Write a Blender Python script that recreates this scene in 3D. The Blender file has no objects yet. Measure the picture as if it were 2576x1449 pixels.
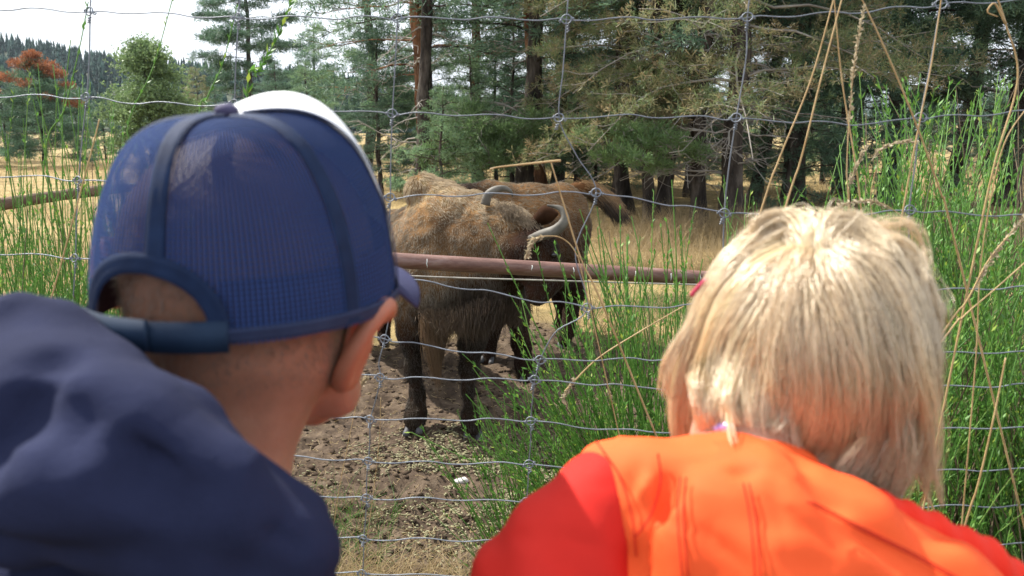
import bpy, math, random
import numpy as np
from mathutils import Vector, Matrix

SC = bpy.context.scene
COL = SC.collection
R = math.radians
rng = np.random.RandomState(7)
random.seed(7)

# ------------------------------------------------------------------ camera
FPX = 804.0                       # focal length in pixels of a 1024 wide frame
CAMZ = 1.7
PITCH = math.atan(163 / FPX)      # looking slightly down
cam_data = bpy.data.cameras.new('camera')
cam_data.sensor_width = 36
cam_data.lens = FPX / 1024 * 36
cam_data.clip_start = 0.02
cam_data.clip_end = 9000
cam_data.dof.use_dof = True
cam_data.dof.focus_distance = 2.9
cam_data.dof.aperture_fstop = 8.5
cam = bpy.data.objects.new('camera', cam_data)
cam.location = (0, 0, CAMZ)
cam.rotation_euler = (math.pi / 2 - PITCH, 0, 0)
COL.objects.link(cam)
SC.camera = cam

# ------------------------------------------------------------------ sky, sun
SUN_DIR = Vector((-0.56, 0.42, 0.80)).normalized()     # towards the sun
SUN_EL = math.asin(SUN_DIR.z)
SUN_AZ = math.atan2(SUN_DIR.x, SUN_DIR.y)
world = bpy.data.worlds.new('World')
SC.world = world
world.use_nodes = True
wn, wl = world.node_tree.nodes, world.node_tree.links
wn.clear()
w_out = wn.new('ShaderNodeOutputWorld')
w_bg = wn.new('ShaderNodeBackground')
w_sky = wn.new('ShaderNodeTexSky')
w_sky.sky_type = 'NISHITA'
w_sky.sun_disc = False
w_sky.sun_elevation = SUN_EL
w_sky.sun_rotation = SUN_AZ
w_sky.air_density = 1.0
w_sky.dust_density = 2.5
w_tc = wn.new('ShaderNodeTexCoord')
w_map = wn.new('ShaderNodeMapping')
w_map.inputs['Scale'].default_value = (1.0, 1.0, 3.2)
w_no = wn.new('ShaderNodeTexNoise')
w_no.inputs['Scale'].default_value = 2.6
w_no.inputs['Detail'].default_value = 7
w_no.inputs['Roughness'].default_value = 0.55
w_rmp = wn.new('ShaderNodeValToRGB')
w_rmp.color_ramp.elements[0].position = 0.36
w_rmp.color_ramp.elements[0].color = (0.25, 0.25, 0.25, 1)
w_rmp.color_ramp.elements[1].position = 0.56
w_rmp.color_ramp.elements[1].color = (0.95, 0.95, 0.95, 1)
w_mix = wn.new('ShaderNodeMix')
w_mix.data_type = 'RGBA'
w_mix.inputs[7].default_value = (12.0, 12.6, 13.6, 1)   # thin bright cloud
wl.new(w_tc.outputs['Generated'], w_map.inputs['Vector'])
wl.new(w_map.outputs['Vector'], w_no.inputs['Vector'])
wl.new(w_no.outputs['Fac'], w_rmp.inputs['Fac'])
wl.new(w_rmp.outputs['Color'], w_mix.inputs[0])
wl.new(w_sky.outputs['Color'], w_mix.inputs[6])
wl.new(w_mix.outputs[2], w_bg.inputs['Color'])
w_bg.inputs['Strength'].default_value = 0.068
wl.new(w_bg.outputs['Background'], w_out.inputs['Surface'])

sun_data = bpy.data.lights.new('sun', 'SUN')
sun_data.energy = 5.0
sun_data.angle = R(0.55)
sun_data.color = (1.0, 0.955, 0.88)
sun = bpy.data.objects.new('sun', sun_data)
sun.rotation_euler = SUN_DIR.to_track_quat('Z', 'Y').to_euler()
sun.location = (-6, 2, 9)
COL.objects.link(sun)

SC.view_settings.view_transform = 'Standard'
SC.view_settings.look = 'None'
SC.view_settings.exposure = 1.05
SC.view_settings.gamma = 1.0
SC.view_settings.use_curve_mapping = False
SC.render.engine = 'CYCLES'
SC.cycles.max_bounces = 7
SC.cycles.diffuse_bounces = 3
SC.cycles.glossy_bounces = 2
SC.cycles.transmission_bounces = 3
SC.cycles.transparent_max_bounces = 10
SC.cycles.use_denoising = True
try:
    SC.cycles_curves.shape = 'RIBBONS'
except Exception:
    pass


# ------------------------------------------------------------------ helpers
K = 2576 / 1024


def at(x, y, Y):
    """world point seen at (x, y) of the photograph (2576 px wide copy) at ground distance Y"""
    u = (x / K - 512) / FPX
    w = (288 - y / K) / FPX
    c, s = math.cos(PITCH), math.sin(PITCH)
    d1, d2 = c + w * s, -s + w * c
    t = Y / d1
    return np.array([u * t, Y, CAMZ + d2 * t])


def lerp(a, b, t):
    return a + (b - a) * t


def sstep(a, b, x):
    t = np.clip((np.asarray(x, float) - a) / (b - a), 0, 1)
    return t * t * (3 - 2 * t)


def _hash(ix, iy, iz, seed):
    h = (ix.astype(np.int64) * 374761393 + iy.astype(np.int64) * 668265263 +
         iz.astype(np.int64) * 2147483647 + seed * 974711) & 0xffffffff
    h = ((h ^ (h >> 13)) * 1274126177) & 0xffffffff
    h = (h ^ (h >> 16)) & 0xffffffff
    return h / 4294967295.0


def vnoise(p, seed=0):
    """value noise in -1..1 for an (n, 3) array"""
    p = np.asarray(p, float)
    i = np.floor(p)
    f = p - i
    f = f * f * (3 - 2 * f)
    ix, iy, iz = i[..., 0], i[..., 1], i[..., 2]
    out = 0
    for dx in (0, 1):
        for dy in (0, 1):
            for dz in (0, 1):
                w = (f[..., 0] if dx else 1 - f[..., 0]) * (f[..., 1] if dy else 1 - f[..., 1]) * \
                    (f[..., 2] if dz else 1 - f[..., 2])
                out = out + w * _hash(ix + dx, iy + dy, iz + dz, seed)
    return out * 2 - 1


def fbm(p, octv=3, seed=0):
    p = np.asarray(p, float)
    a, o, s = 1.0, 0, 0
    for k in range(octv):
        o = o + a * vnoise(p * (2 ** k), seed + k * 17)
        s += a
        a *= 0.5
    return o / s


# ---- tagging
def tag(o, label=None, cat=None, group=None, kind=None):
    if label:
        o['label'] = label
    if cat:
        o['category'] = cat
    if group:
        o['group'] = group
    if kind:
        o['kind'] = kind
    return o


def empty(name, loc=(0, 0, 0), rz=0.0):
    o = bpy.data.objects.new(name, None)
    o.empty_display_size = 0.1
    o.location = tuple(loc)
    o.rotation_euler = (0, 0, rz)
    COL.objects.link(o)
    return o


def link(name, me, m=None, parent=None, local=False):
    """link mesh as object; coordinates are world ones unless local"""
    o = bpy.data.objects.new(name, me)
    if m is not None:
        me.materials.clear()
        for q in (m if isinstance(m, (list, tuple)) else [m]):
            me.materials.append(q)
    COL.objects.link(o)
    if parent is not None:
        o.parent = parent
        if not local:
            w = Matrix.Identity(4)
            q = parent
            while q is not None:
                w = Matrix.LocRotScale(q.location, q.rotation_euler, q.scale) @ w
                q = q.parent
            o.matrix_parent_inverse = w.inverted()
    return o


def mesh(name, verts, faces, smooth=True, col=None):
    """verts (n,3) array; faces: list or (m,k) int array"""
    me = bpy.data.meshes.new(name)
    verts = np.asarray(verts, np.float32)
    if isinstance(faces, np.ndarray) and faces.ndim == 2:
        m, k = faces.shape
        me.vertices.add(len(verts))
        me.vertices.foreach_set('co', verts.ravel())
        me.loops.add(m * k)
        me.loops.foreach_set('vertex_index', faces.astype(np.int32).ravel())
        me.polygons.add(m)
        me.polygons.foreach_set('loop_start', np.arange(0, m * k, k, dtype=np.int32))
        me.polygons.foreach_set('loop_total', np.full(m, k, np.int32))
        me.update(calc_edges=True)
        me.validate()
    else:
        me.from_pydata([tuple(v) for v in verts], [], [tuple(int(i) for i in f) for f in faces])
    if smooth:
        me.polygons.foreach_set('use_smooth', np.ones(len(me.polygons), bool))
    if col is not None:
        a = me.color_attributes.new('tint', 'FLOAT_COLOR', 'POINT')
        c = np.ones((len(verts), 4), np.float32)
        c[:, :3] = col
        a.data.foreach_set('color', c.ravel())
    return me


class MB:
    """collects pieces of one mesh"""

    def __init__(s):
        s.v, s.f, s.n, s.c = [], [], 0, []

    def add(s, v, f, c=None):
        v = np.asarray(v, float)
        s.v.append(v)
        s.f.extend([[i + s.n for i in q] for q in f])
        s.n += len(v)
        if c is not None:
            s.c.append(np.tile(np.asarray(c, float), (len(v), 1)) if np.ndim(c) == 1 else c)

    def tube(s, pts, rad, sides=6, caps=True, c=None):
        pts = np.asarray(pts, float)
        n = len(pts)
        rad = np.full(n, rad) if np.ndim(rad) == 0 else np.asarray(rad, float)
        t = np.gradient(pts, axis=0)
        t /= np.linalg.norm(t, axis=1)[:, None] + 1e-12
        ref = np.array([0, 0, 1.0]) if abs(t[0][2]) < 0.9 else np.array([1.0, 0, 0])
        a = np.cross(t[0], ref)
        a /= np.linalg.norm(a)
        V = []
        ang = np.arange(sides) * 2 * math.pi / sides
        for i in range(n):
            a = a - t[i] * np.dot(a, t[i])
            a /= np.linalg.norm(a) + 1e-12
            b = np.cross(t[i], a)
            V.append(pts[i] + rad[i] * (np.cos(ang)[:, None] * a + np.sin(ang)[:, None] * b))
        V = np.concatenate(V)
        f = []
        for i in range(n - 1):
            for j in range(sides):
                k = (j + 1) % sides
                f.append([i * sides + j, i * sides + k, (i + 1) * sides + k, (i + 1) * sides + j])
        if caps:
            f.append(list(range(sides))[::-1])
            f.append([(n - 1) * sides + j for j in range(sides)])
        s.add(V, f, c)

    def mesh(s, name, smooth=True):
        v = np.concatenate(s.v) if s.v else np.zeros((0, 3))
        return mesh(name, v, s.f, smooth, np.concatenate(s.c) if s.c else None)

    def build(s, name, m, parent=None, smooth=True, local=False):
        return link(name, s.mesh(name, smooth), m, parent, local)


def spline(pts, n):
    """Catmull-Rom through pts, n samples"""
    p = np.asarray(pts, float)
    if len(p) < 3:
        t = np.linspace(0, 1, n)[:, None]
        return p[0] * (1 - t) + p[-1] * t
    q = np.concatenate([[2 * p[0] - p[1]], p, [2 * p[-1] - p[-2]]])
    u = np.linspace(0, len(p) - 1, n)
    i = np.minimum(u.astype(int), len(p) - 2)
    t = (u - i)[:, None]
    a, b, c, d = q[i], q[i + 1], q[i + 2], q[i + 3]
    return 0.5 * (2 * b + (c - a) * t + (2 * a - 5 * b + 4 * c - d) * t * t + (3 * b - a - 3 * c + d) * t ** 3)


# ---- signed distance modelling
def d_caps(P, a, b, ra, rb):
    ba = b - a
    t = np.clip(((P - a) @ ba) / (ba @ ba + 1e-12), 0, 1)
    return np.linalg.norm(P - a - t[..., None] * ba, axis=-1) - (ra + (rb - ra) * t)


def d_ell(P, c, r, M=None):
    q = P - c
    if M is not None:
        q = q @ M
    r = np.asarray(r, float)
    k0 = np.linalg.norm(q / r, axis=-1)
    k1 = np.linalg.norm(q / (r * r), axis=-1) + 1e-9
    return k0 * (k0 - 1) / k1


def smin(a, b, k):
    h = np.clip(0.5 + 0.5 * (b - a) / k, 0, 1)
    return b + (a - b) * h - k * h * (1 - h)


def chain(pts):
    """pts: list of (point, radius) -> capsule prims"""
    return [('c', np.asarray(pts[i][0]), np.asarray(pts[i + 1][0]), pts[i][1], pts[i + 1][1])
            for i in range(len(pts) - 1)]


def sdf_mesh(prims, vox, k, disp=None, pad=0.02, cut=None):
    """surface nets over the smooth union of prims -> verts, quads"""
    lo, hi = np.full(3, 1e9), np.full(3, -1e9)
    for p in prims:
        if p[0] == 'c':
            for q, r in ((p[1], p[3]), (p[2], p[4])):
                lo, hi = np.minimum(lo, q - r), np.maximum(hi, q + r)
        else:
            r = max(p[2])
            lo, hi = np.minimum(lo, p[1] - r), np.maximum(hi, p[1] + r)
    lo -= pad + k
    hi += pad + k
    n = np.ceil((hi - lo) / vox).astype(int) + 1
    ax = [lo[i] + vox * np.arange(n[i]) for i in range(3)]
    P = np.stack(np.meshgrid(*ax, indexing='ij'), -1).reshape(-1, 3)
    D = None
    for p in prims:
        kk = k
        if p[0] == 'c':
            d = d_caps(P, p[1], p[2], p[3], p[4])
            if len(p) > 5:
                kk = p[5]
        else:
            d = d_ell(P, p[1], p[2], p[3] if len(p) > 3 else None)
        D = d if D is None else smin(D, d, kk)
    if disp is not None:
        near = np.abs(D) < 0.12
        D[near] -= disp(P[near])
    if cut is not None:
        D = np.maximum(D, cut(P))
    Fv = D.reshape(n)
    Fv[0], Fv[-1], Fv[:, 0], Fv[:, -1], Fv[:, :, 0], Fv[:, :, -1] = (9,) * 6
    ins = Fv < 0
    cs = ins[:-1, :-1, :-1].astype(np.int8)
    tot = np.zeros(tuple(n - 1), np.int8)
    acc = np.zeros(tuple(n - 1) + (3,))
    cnt = np.zeros(tuple(n - 1))
    sl = lambda o, m: slice(o, m - 1 + o)
    corner = {}
    for dx in (0, 1):
        for dy in (0, 1):
            for dz in (0, 1):
                corner[dx, dy, dz] = Fv[sl(dx, n[0]), sl(dy, n[1]), sl(dz, n[2])]
                tot += (corner[dx, dy, dz] < 0)
    act = (tot > 0) & (tot < 8)
    idx = np.argwhere(act)
    ca = {c: v[act] for c, v in corner.items()}
    accv = np.zeros((len(idx), 3))
    cntv = np.zeros(len(idx))
    cors = list(ca)
    for a in cors:
        for ax_ in range(3):
            if a[ax_] == 0:
                b = tuple(1 if i == ax_ else a[i] for i in range(3))
                fa, fb = ca[a], ca[b]
                m = (fa < 0) != (fb < 0)
                t = np.where(m, fa / np.where(fa == fb, 1, fa - fb), 0)
                pt = np.tile(np.array(a, float), (len(idx), 1))
                pt[:, ax_] += t
                accv[m] += pt[m]
                cntv[m] += 1
    verts = lo + vox * (idx + accv / cntv[:, None])
    vid = np.full(tuple(n - 1), -1, np.int64)
    vid[act] = np.arange(len(idx))
    quads = []
    for ax_ in range(3):
        o1, o2 = [(1, 2), (2, 0), (0, 1)][ax_]
        A = ins[tuple(slice(0, -1) if i == ax_ else slice(None) for i in range(3))]
        B = ins[tuple(slice(1, None) if i == ax_ else slice(None) for i in range(3))]
        e = np.argwhere(A != B)
        e = e[(e[:, o1] > 0) & (e[:, o2] > 0) & (e[:, o1] < n[o1] - 1) & (e[:, o2] < n[o2] - 1)]
        up = A[tuple(e.T)]
        def cell(d1, d2):
            q = e.copy()
            q[:, o1] -= d1
            q[:, o2] -= d2
            return vid[tuple(q.T)]
        Q = np.stack([cell(1, 1), cell(0, 1), cell(0, 0), cell(1, 0)], 1)
        Q[~up] = Q[~up][:, ::-1]
        quads.append(Q)
    Q = np.concatenate(quads)
    Q = Q[(Q >= 0).all(1)]
    return verts, Q


def vnormals(V, Q):
    n = np.zeros_like(V)
    a, b, c, d = V[Q[:, 0]], V[Q[:, 1]], V[Q[:, 2]], V[Q[:, 3]]
    fn = np.cross(c - a, d - b)
    for k in range(4):
        np.add.at(n, Q[:, k], fn)
    return n / (np.linalg.norm(n, axis=1)[:, None] + 1e-12)


def sample(V, Q, n, rs, weight=None):
    a, b, c, d = V[Q[:, 0]], V[Q[:, 1]], V[Q[:, 2]], V[Q[:, 3]]
    area = np.linalg.norm(np.cross(c - a, d - b), axis=1)
    if weight is not None:
        area = area * weight((a + c) / 2)
    i = rs.choice(len(Q), n, p=area / area.sum())
    u, v = rs.rand(n, 1), rs.rand(n, 1)
    N = vnormals(V, Q)
    w = [(1 - u) * (1 - v), u * (1 - v), u * v, (1 - u) * v]
    P = sum(wk * V[Q[i, k]] for k, wk in enumerate(w))
    NN = sum(wk * N[Q[i, k]] for k, wk in enumerate(w))
    return P, NN / (np.linalg.norm(NN, axis=1)[:, None] + 1e-12)


def curves(name, pts, rad, col, m, parent=None):
    """pts (n,k,3); rad (n,k); col (n,3)"""
    n, k, _ = pts.shape
    hc = bpy.data.hair_curves.new(name)
    hc.add_curves([k] * n)
    hc.attributes['position'].data.foreach_set('vector', pts.astype(np.float32).ravel())
    ra = hc.attributes.get('radius') or hc.attributes.new('radius', 'FLOAT', 'POINT')
    ra.data.foreach_set('value', np.broadcast_to(rad, (n, k)).astype(np.float32).ravel())
    ca = hc.attributes.new('tint', 'FLOAT_COLOR', 'CURVE')
    c4 = np.ones((n, 4), np.float32)
    c4[:, :3] = col
    ca.data.foreach_set('color', c4.ravel())
    hc.materials.append(m)
    return link(name, hc, None, parent)


# ---- materials
def base_mat(name):
    m = bpy.data.materials.new(name)
    m.use_nodes = True
    nt = m.node_tree
    nt.nodes.clear()
    out = nt.nodes.new('ShaderNodeOutputMaterial')
    p = nt.nodes.new('ShaderNodeBsdfPrincipled')
    nt.links.new(p.outputs[0], out.inputs['Surface'])
    return m, nt, p, out


def ramp_node(nt, stops):
    r = nt.nodes.new('ShaderNodeValToRGB')
    els = r.color_ramp.elements
    while len(els) < len(stops):
        els.new(0.5)
    for e, (pos, c) in zip(els, stops):
        e.position = pos
        e.color = (*c, 1)
    return r


def noise_node(nt, scale, detail=5, rough=0.6, coord='Object', stretch=None):
    tc = nt.nodes.new('ShaderNodeTexCoord')
    no = nt.nodes.new('ShaderNodeTexNoise')
    no.inputs['Scale'].default_value = scale
    no.inputs['Detail'].default_value = detail
    no.inputs['Roughness'].default_value = rough
    src = tc.outputs[coord]
    if stretch:
        mp = nt.nodes.new('ShaderNodeMapping')
        mp.inputs['Scale'].default_value = stretch
        nt.links.new(src, mp.inputs['Vector'])
        src = mp.outputs['Vector']
    nt.links.new(src, no.inputs['Vector'])
    return no


def nmat(name, stops, scale=8, rough=0.8, spec=0.3, bump=0.0, bscale=None, metal=0.0, stretch=None,
         translucent=0.0, sheen=0.0, detail=5, sss=0.0, island=False, tint=False, coord='Object', randobj=0.0):
    """general procedural material: noise driven colours, bump and optional translucency"""
    m, nt, p, out = base_mat(name)
    no = noise_node(nt, scale, detail, 0.6, coord, stretch)
    r = ramp_node(nt, stops)
    fac = no.outputs['Fac']
    if island:
        g = nt.nodes.new('ShaderNodeNewGeometry')
        mx = nt.nodes.new('ShaderNodeMath')
        mx.operation = 'MULTIPLY_ADD'
        mx.inputs[1].default_value = 0.55
        nt.links.new(g.outputs['Random Per Island'], mx.inputs[0])
        m2 = nt.nodes.new('ShaderNodeMath')
        m2.operation = 'MULTIPLY'
        m2.inputs[1].default_value = 0.45
        nt.links.new(fac, m2.inputs[0])
        nt.links.new(m2.outputs[0], mx.inputs[2])
        fac = mx.outputs[0]
    nt.links.new(fac, r.inputs['Fac'])
    colr = r.outputs['Color']
    if tint:
        at_ = nt.nodes.new('ShaderNodeAttribute')
        at_.attribute_name = 'tint'
        mm = nt.nodes.new('ShaderNodeMix')
        mm.data_type = 'RGBA'
        mm.blend_type = 'MULTIPLY'
        mm.inputs[0].default_value = 1.0
        nt.links.new(colr, mm.inputs[6])
        nt.links.new(at_.outputs['Color'], mm.inputs[7])
        colr = mm.outputs[2]
    if randobj:
        oi = nt.nodes.new('ShaderNodeObjectInfo')
        hs = nt.nodes.new('ShaderNodeHueSaturation')
        mr = nt.nodes.new('ShaderNodeMapRange')
        mr.inputs['To Min'].default_value = 1 - randobj
        mr.inputs['To Max'].default_value = 1 + randobj
        nt.links.new(oi.outputs['Random'], mr.inputs['Value'])
        nt.links.new(mr.outputs[0], hs.inputs['Value'])
        nt.links.new(colr, hs.inputs['Color'])
        colr = hs.outputs['Color']
    nt.links.new(colr, p.inputs['Base Color'])
    p.inputs['Roughness'].default_value = rough
    p.inputs['Specular IOR Level'].default_value = spec
    p.inputs['Metallic'].default_value = metal
    if sheen:
        p.inputs['Sheen Weight'].default_value = sheen
        p.inputs['Sheen Roughness'].default_value = 0.5
    if sss:
        p.inputs['Subsurface Weight'].default_value = sss
        p.inputs['Subsurface Radius'].default_value = (0.012, 0.004, 0.002)
        p.inputs['Subsurface Scale'].default_value = 1.0
    if bump:
        nb = noise_node(nt, bscale or scale * 3, 6, 0.65, coord, stretch)
        b = nt.nodes.new('ShaderNodeBump')
        b.inputs['Strength'].default_value = 1.0
        b.inputs['Distance'].default_value = bump
        nt.links.new(nb.outputs['Fac'], b.inputs['Height'])
        nt.links.new(b.outputs[0], p.inputs['Normal'])
    if translucent:
        tr = nt.nodes.new('ShaderNodeBsdfTranslucent')
        mxs = nt.nodes.new('ShaderNodeMixShader')
        mxs.inputs[0].default_value = translucent
        nt.links.new(colr, tr.inputs['Color'])
        nt.links.new(p.outputs[0], mxs.inputs[1])
        nt.links.new(tr.outputs[0], mxs.inputs[2])
        nt.links.new(mxs.outputs[0], out.inputs['Surface'])
    return m


def strand_mat(name, rough=0.5, gloss=0.1, trans=0.25, gcol=(1, 1, 1)):
    """for hair curves: colour from the per-curve tint"""
    m = bpy.data.materials.new(name)
    m.use_nodes = True
    nt = m.node_tree
    nt.nodes.clear()
    out = nt.nodes.new('ShaderNodeOutputMaterial')
    a = nt.nodes.new('ShaderNodeAttribute')
    a.attribute_name = 'tint'
    d = nt.nodes.new('ShaderNodeBsdfDiffuse')
    t = nt.nodes.new('ShaderNodeBsdfTranslucent')
    g = nt.nodes.new('ShaderNodeBsdfGlossy')
    g.inputs['Roughness'].default_value = rough
    g.inputs['Color'].default_value = (*gcol, 1)
    m1, m2 = nt.nodes.new('ShaderNodeMixShader'), nt.nodes.new('ShaderNodeMixShader')
    m1.inputs[0].default_value = trans
    m2.inputs[0].default_value = gloss
    nt.links.new(a.outputs['Color'], d.inputs['Color'])
    nt.links.new(a.outputs['Color'], t.inputs['Color'])
    nt.links.new(d.outputs[0], m1.inputs[1])
    nt.links.new(t.outputs[0], m1.inputs[2])
    nt.links.new(m1.outputs[0], m2.inputs[1])
    nt.links.new(g.outputs[0], m2.inputs[2])
    nt.links.new(m2.outputs[0], out.inputs['Surface'])
    return m
# ================================================================== the land
def gz(x, y):
    """ground height: a bank under the visitors, then the flat enclosure"""
    x = np.asarray(x, float)
    y = np.asarray(y, float)
    yy = y - 1.1 * sstep(0.5, 1.5, x) - 0.5 * sstep(0.6, 1.6, -x)
    h = 0.5 * (1 - sstep(1.35, 2.7, yy))
    p = np.stack([x * 0.09, y * 0.09, x * 0 + 3.1], -1)
    h = h + 0.16 * vnoise(p, 3) * sstep(9, 30, y)
    p = np.stack([x * 0.01, y * 0.01, x * 0 + 7.7], -1)
    h = h + 2.5 * vnoise(p, 5) * sstep(90, 400, y)
    return h


def mud_mask(x, y):
    p = np.stack([np.asarray(x) * 0.9, np.asarray(y) * 0.9, np.asarray(x) * 0 + 1.0], -1)
    edge = 6.6 + 0.7 * vnoise(p, 11) - 0.35 * np.abs(np.asarray(x) - 0.2)
    m = 1 - sstep(edge - 0.5, edge + 0.5, y)
    left = sstep(-2.9, -1.9, np.asarray(x) + 0.5 * vnoise(p, 12))
    near = sstep(-.3, .3, 3.1 - np.asarray(y) + 0.3 * vnoise(p, 13))
    return m * np.maximum(left, near)


def graded(segs):
    out = [np.array([segs[0][0]])]
    for a, b, n, pw in segs:
        out.append(a + (b - a) * (np.linspace(0, 1, n + 1)[1:] ** pw))
    return np.concatenate(out)


xr = graded([(0, 2.4, 96, 1), (2.4, 9, 70, 1.4), (9, 60, 50, 1.8), (60, 4500, 40, 2.6)])
xs = np.concatenate([-xr[::-1], xr[1:]])
ys = graded([(-30, 1.0, 24, 0.6), (1.0, 2.4, 34, 1), (2.4, 7.4, 220, 1), (7.4, 16, 110, 1.3), (16, 80, 80, 1.6),
             (80, 5200, 60, 2.4)])
GX, GY = np.meshgrid(xs, ys, indexing='ij')
fx, fy = GX.ravel(), GY.ravel()
H = gz(fx, fy)
mud = mud_mask(fx, fy)
P3 = np.stack([fx, fy, fx * 0], -1)
near = (1 - sstep(14, 30, np.hypot(fx, fy)))
cl = 0.020 * np.abs(vnoise(P3 * 7, 21)) + 0.020 * vnoise(P3 * 15, 22) + 0.010 * vnoise(P3 * 33, 23) + 0.03 * vnoise(P3 * 2.3, 24)
H = H + mud * cl + (1 - mud) * near * (0.02 * vnoise(P3 * 3, 25) + 0.01 * vnoise(P3 * 12, 26))
nx_, ny_ = len(xs), len(ys)
I = np.arange(nx_ * ny_).reshape(nx_, ny_)
GQ = np.stack([I[:-1, :-1].ravel(), I[1:, :-1].ravel(), I[1:, 1:].ravel(), I[:-1, 1:].ravel()], 1)
colr = np.zeros((len(fx), 3))
colr[:, 0] = mud
colr[:, 1] = sstep(9, 26, fy)
g_me = mesh('ground', np.stack([fx, fy, H], -1), GQ, True, colr)

gm, nt, pb, out = base_mat('earth_and_dry_turf')
att = nt.nodes.new('ShaderNodeAttribute')
att.attribute_name = 'tint'
sep = nt.nodes.new('ShaderNodeSeparateColor')
nt.links.new(att.outputs['Color'], sep.inputs[0])
n1 = noise_node(nt, 9, 9, 0.72)
r1 = ramp_node(nt, [(0.30, (0.026, 0.019, 0.014)), (0.46, (0.070, 0.048, 0.032)), (0.60, (0.130, 0.094, 0.063)), (0.78, (0.21, 0.17, 0.125))])
nt.links.new(n1.outputs['Fac'], r1.inputs['Fac'])
n2 = noise_node(nt, 1.7, 10, 0.75)
r2 = ramp_node(nt, [(0.30, (0.085, 0.085, 0.035)), (0.42, (0.20, 0.15, 0.065)), (0.56, (0.34, 0.25, 0.11)), (0.75, (0.44, 0.34, 0.17))])
nt.links.new(n2.outputs['Fac'], r2.inputs['Fac'])
mx = nt.nodes.new('ShaderNodeMix')
mx.data_type = 'RGBA'
nt.links.new(sep.outputs[0], mx.inputs[0])
nt.links.new(r2.outputs['Color'], mx.inputs[6])
nt.links.new(r1.outputs['Color'], mx.inputs[7])
nt.links.new(mx.outputs[2], pb.inputs['Base Color'])
pb.inputs['Roughness'].default_value = 0.92
pb.inputs['Specular IOR Level'].default_value = 0.15
nb = noise_node(nt, 45, 8, 0.75)
bp = nt.nodes.new('ShaderNodeBump')
bp.inputs['Distance'].default_value = 0.012
nt.links.new(nb.outputs['Fac'], bp.inputs['Height'])
nt.links.new(bp.outputs[0], pb.inputs['Normal'])
tag(link('ground', g_me, gm), 'bare brown earth near the fence and straw coloured turf beyond', 'ground', kind='structure')


def ground_z(x, y):
    """height of the built ground, relief included"""
    x, y = np.atleast_1d(np.asarray(x, float)), np.atleast_1d(np.asarray(y, float))
    m = mud_mask(x, y)
    p = np.stack([x, y, x * 0], -1)
    nr = (1 - sstep(14, 30, np.hypot(x, y)))
    c = 0.020 * np.abs(vnoise(p * 7, 21)) + 0.020 * vnoise(p * 15, 22) + 0.010 * vnoise(p * 33, 23) + 0.03 * vnoise(p * 2.3, 24)
    return gz(x, y) + m * c + (1 - m) * nr * (0.02 * vnoise(p * 3, 25) + 0.01 * vnoise(p * 12, 26))


# ---- the wooded hill on the left and the blue ridge far away
def hill_profile(x):
    return 45 * np.exp(-((x + 335) / 185.0) ** 2) + 13 * np.exp(-((x + 90) / 90.0) ** 2)


def hill_h(x, y):
    p = np.stack([x * 0.008, y * 0.008, x * 0], -1)
    rise = sstep(150, 430, y)
    fall = 1 - sstep(520, 900, y)
    return (hill_profile(x) * rise * fall) * (1 + 0.10 * vnoise(p, 31)) - 2.0


hx = np.linspace(-800, 140, 110)
hy = np.linspace(120, 950, 70)
HX, HY = np.meshgrid(hx, hy, indexing='ij')
hz = hill_h(HX.ravel(), HY.ravel())
I = np.arange(len(hx) * len(hy)).reshape(len(hx), len(hy))
HQ = np.stack([I[:-1, :-1].ravel(), I[1:, :-1].ravel(), I[1:, 1:].ravel(), I[:-1, 1:].ravel()], 1)
hill_m = nmat('hill_floor', [(0.3, (0.020, 0.035, 0.018)), (0.7, (0.05, 0.06, 0.03))], 0.05, 0.95)
tag(link('wooded_hill', mesh('wooded_hill', np.stack([HX.ravel(), HY.ravel(), hz], -1), HQ), hill_m),
    'long hill falling to the right behind the meadow', 'hill', kind='structure')

# fir forest on the hill: one mass that nobody could count
rs = np.random.RandomState(31)
n = 7000
fxs = rs.uniform(-620, 120, n)
fys = 190 + 300 * rs.rand(n) ** 0.9
fh = rs.uniform(5.0, 10.0, n)
fz = hill_h(fxs, fys) - 0.4
keep = fz > -1.6
fxs, fys, fh, fz = fxs[keep], fys[keep], fh[keep], fz[keep]
V, Fc, C, off = [], [], [], 0
for i in range(len(fxs)):
    tiers = 4
    ph = rs.rand() * 6.28
    tint = np.array([0.75, 0.9, 1.0]) * rs.uniform(0.55, 1.35)
    for t in range(tiers):
        z0 = fh[i] * (0.10 + 0.23 * t)
        z1 = z0 + fh[i] * (0.36 if t < 3 else 0.31)
        rr = fh[i] * 0.20 * (1 - t * 0.22)
        a = ph + t + np.arange(7) * 6.283 / 7
        rad = rr * rs.uniform(0.7, 1.15, 7)
        V.append(np.concatenate([np.stack([fxs[i] + rad * np.cos(a), fys[i] + rad * np.sin(a),
                                           fz[i] + z0 + rs.uniform(-.3, .3, 7)], -1), [[fxs[i], fys[i], fz[i] + z1]]]))
        Fc.append(np.stack([np.arange(7), (np.arange(7) + 1) % 7, np.full(7, 7)], 1) + off)
        C.append(np.tile(tint, (8, 1)))
        off += 8
fir_m = nmat('fir_forest', [(0.3, (0.010, 0.026, 0.020)), (0.7, (0.032, 0.064, 0.044))], 0.4, 0.9, 0.1, tint=True)
tag(link('fir_forest', mesh('fir_forest', np.concatenate(V), np.concatenate(Fc), False, np.concatenate(C)), fir_m),
    'dark fir forest covering the hill on the left', 'forest', kind='stuff')

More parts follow.
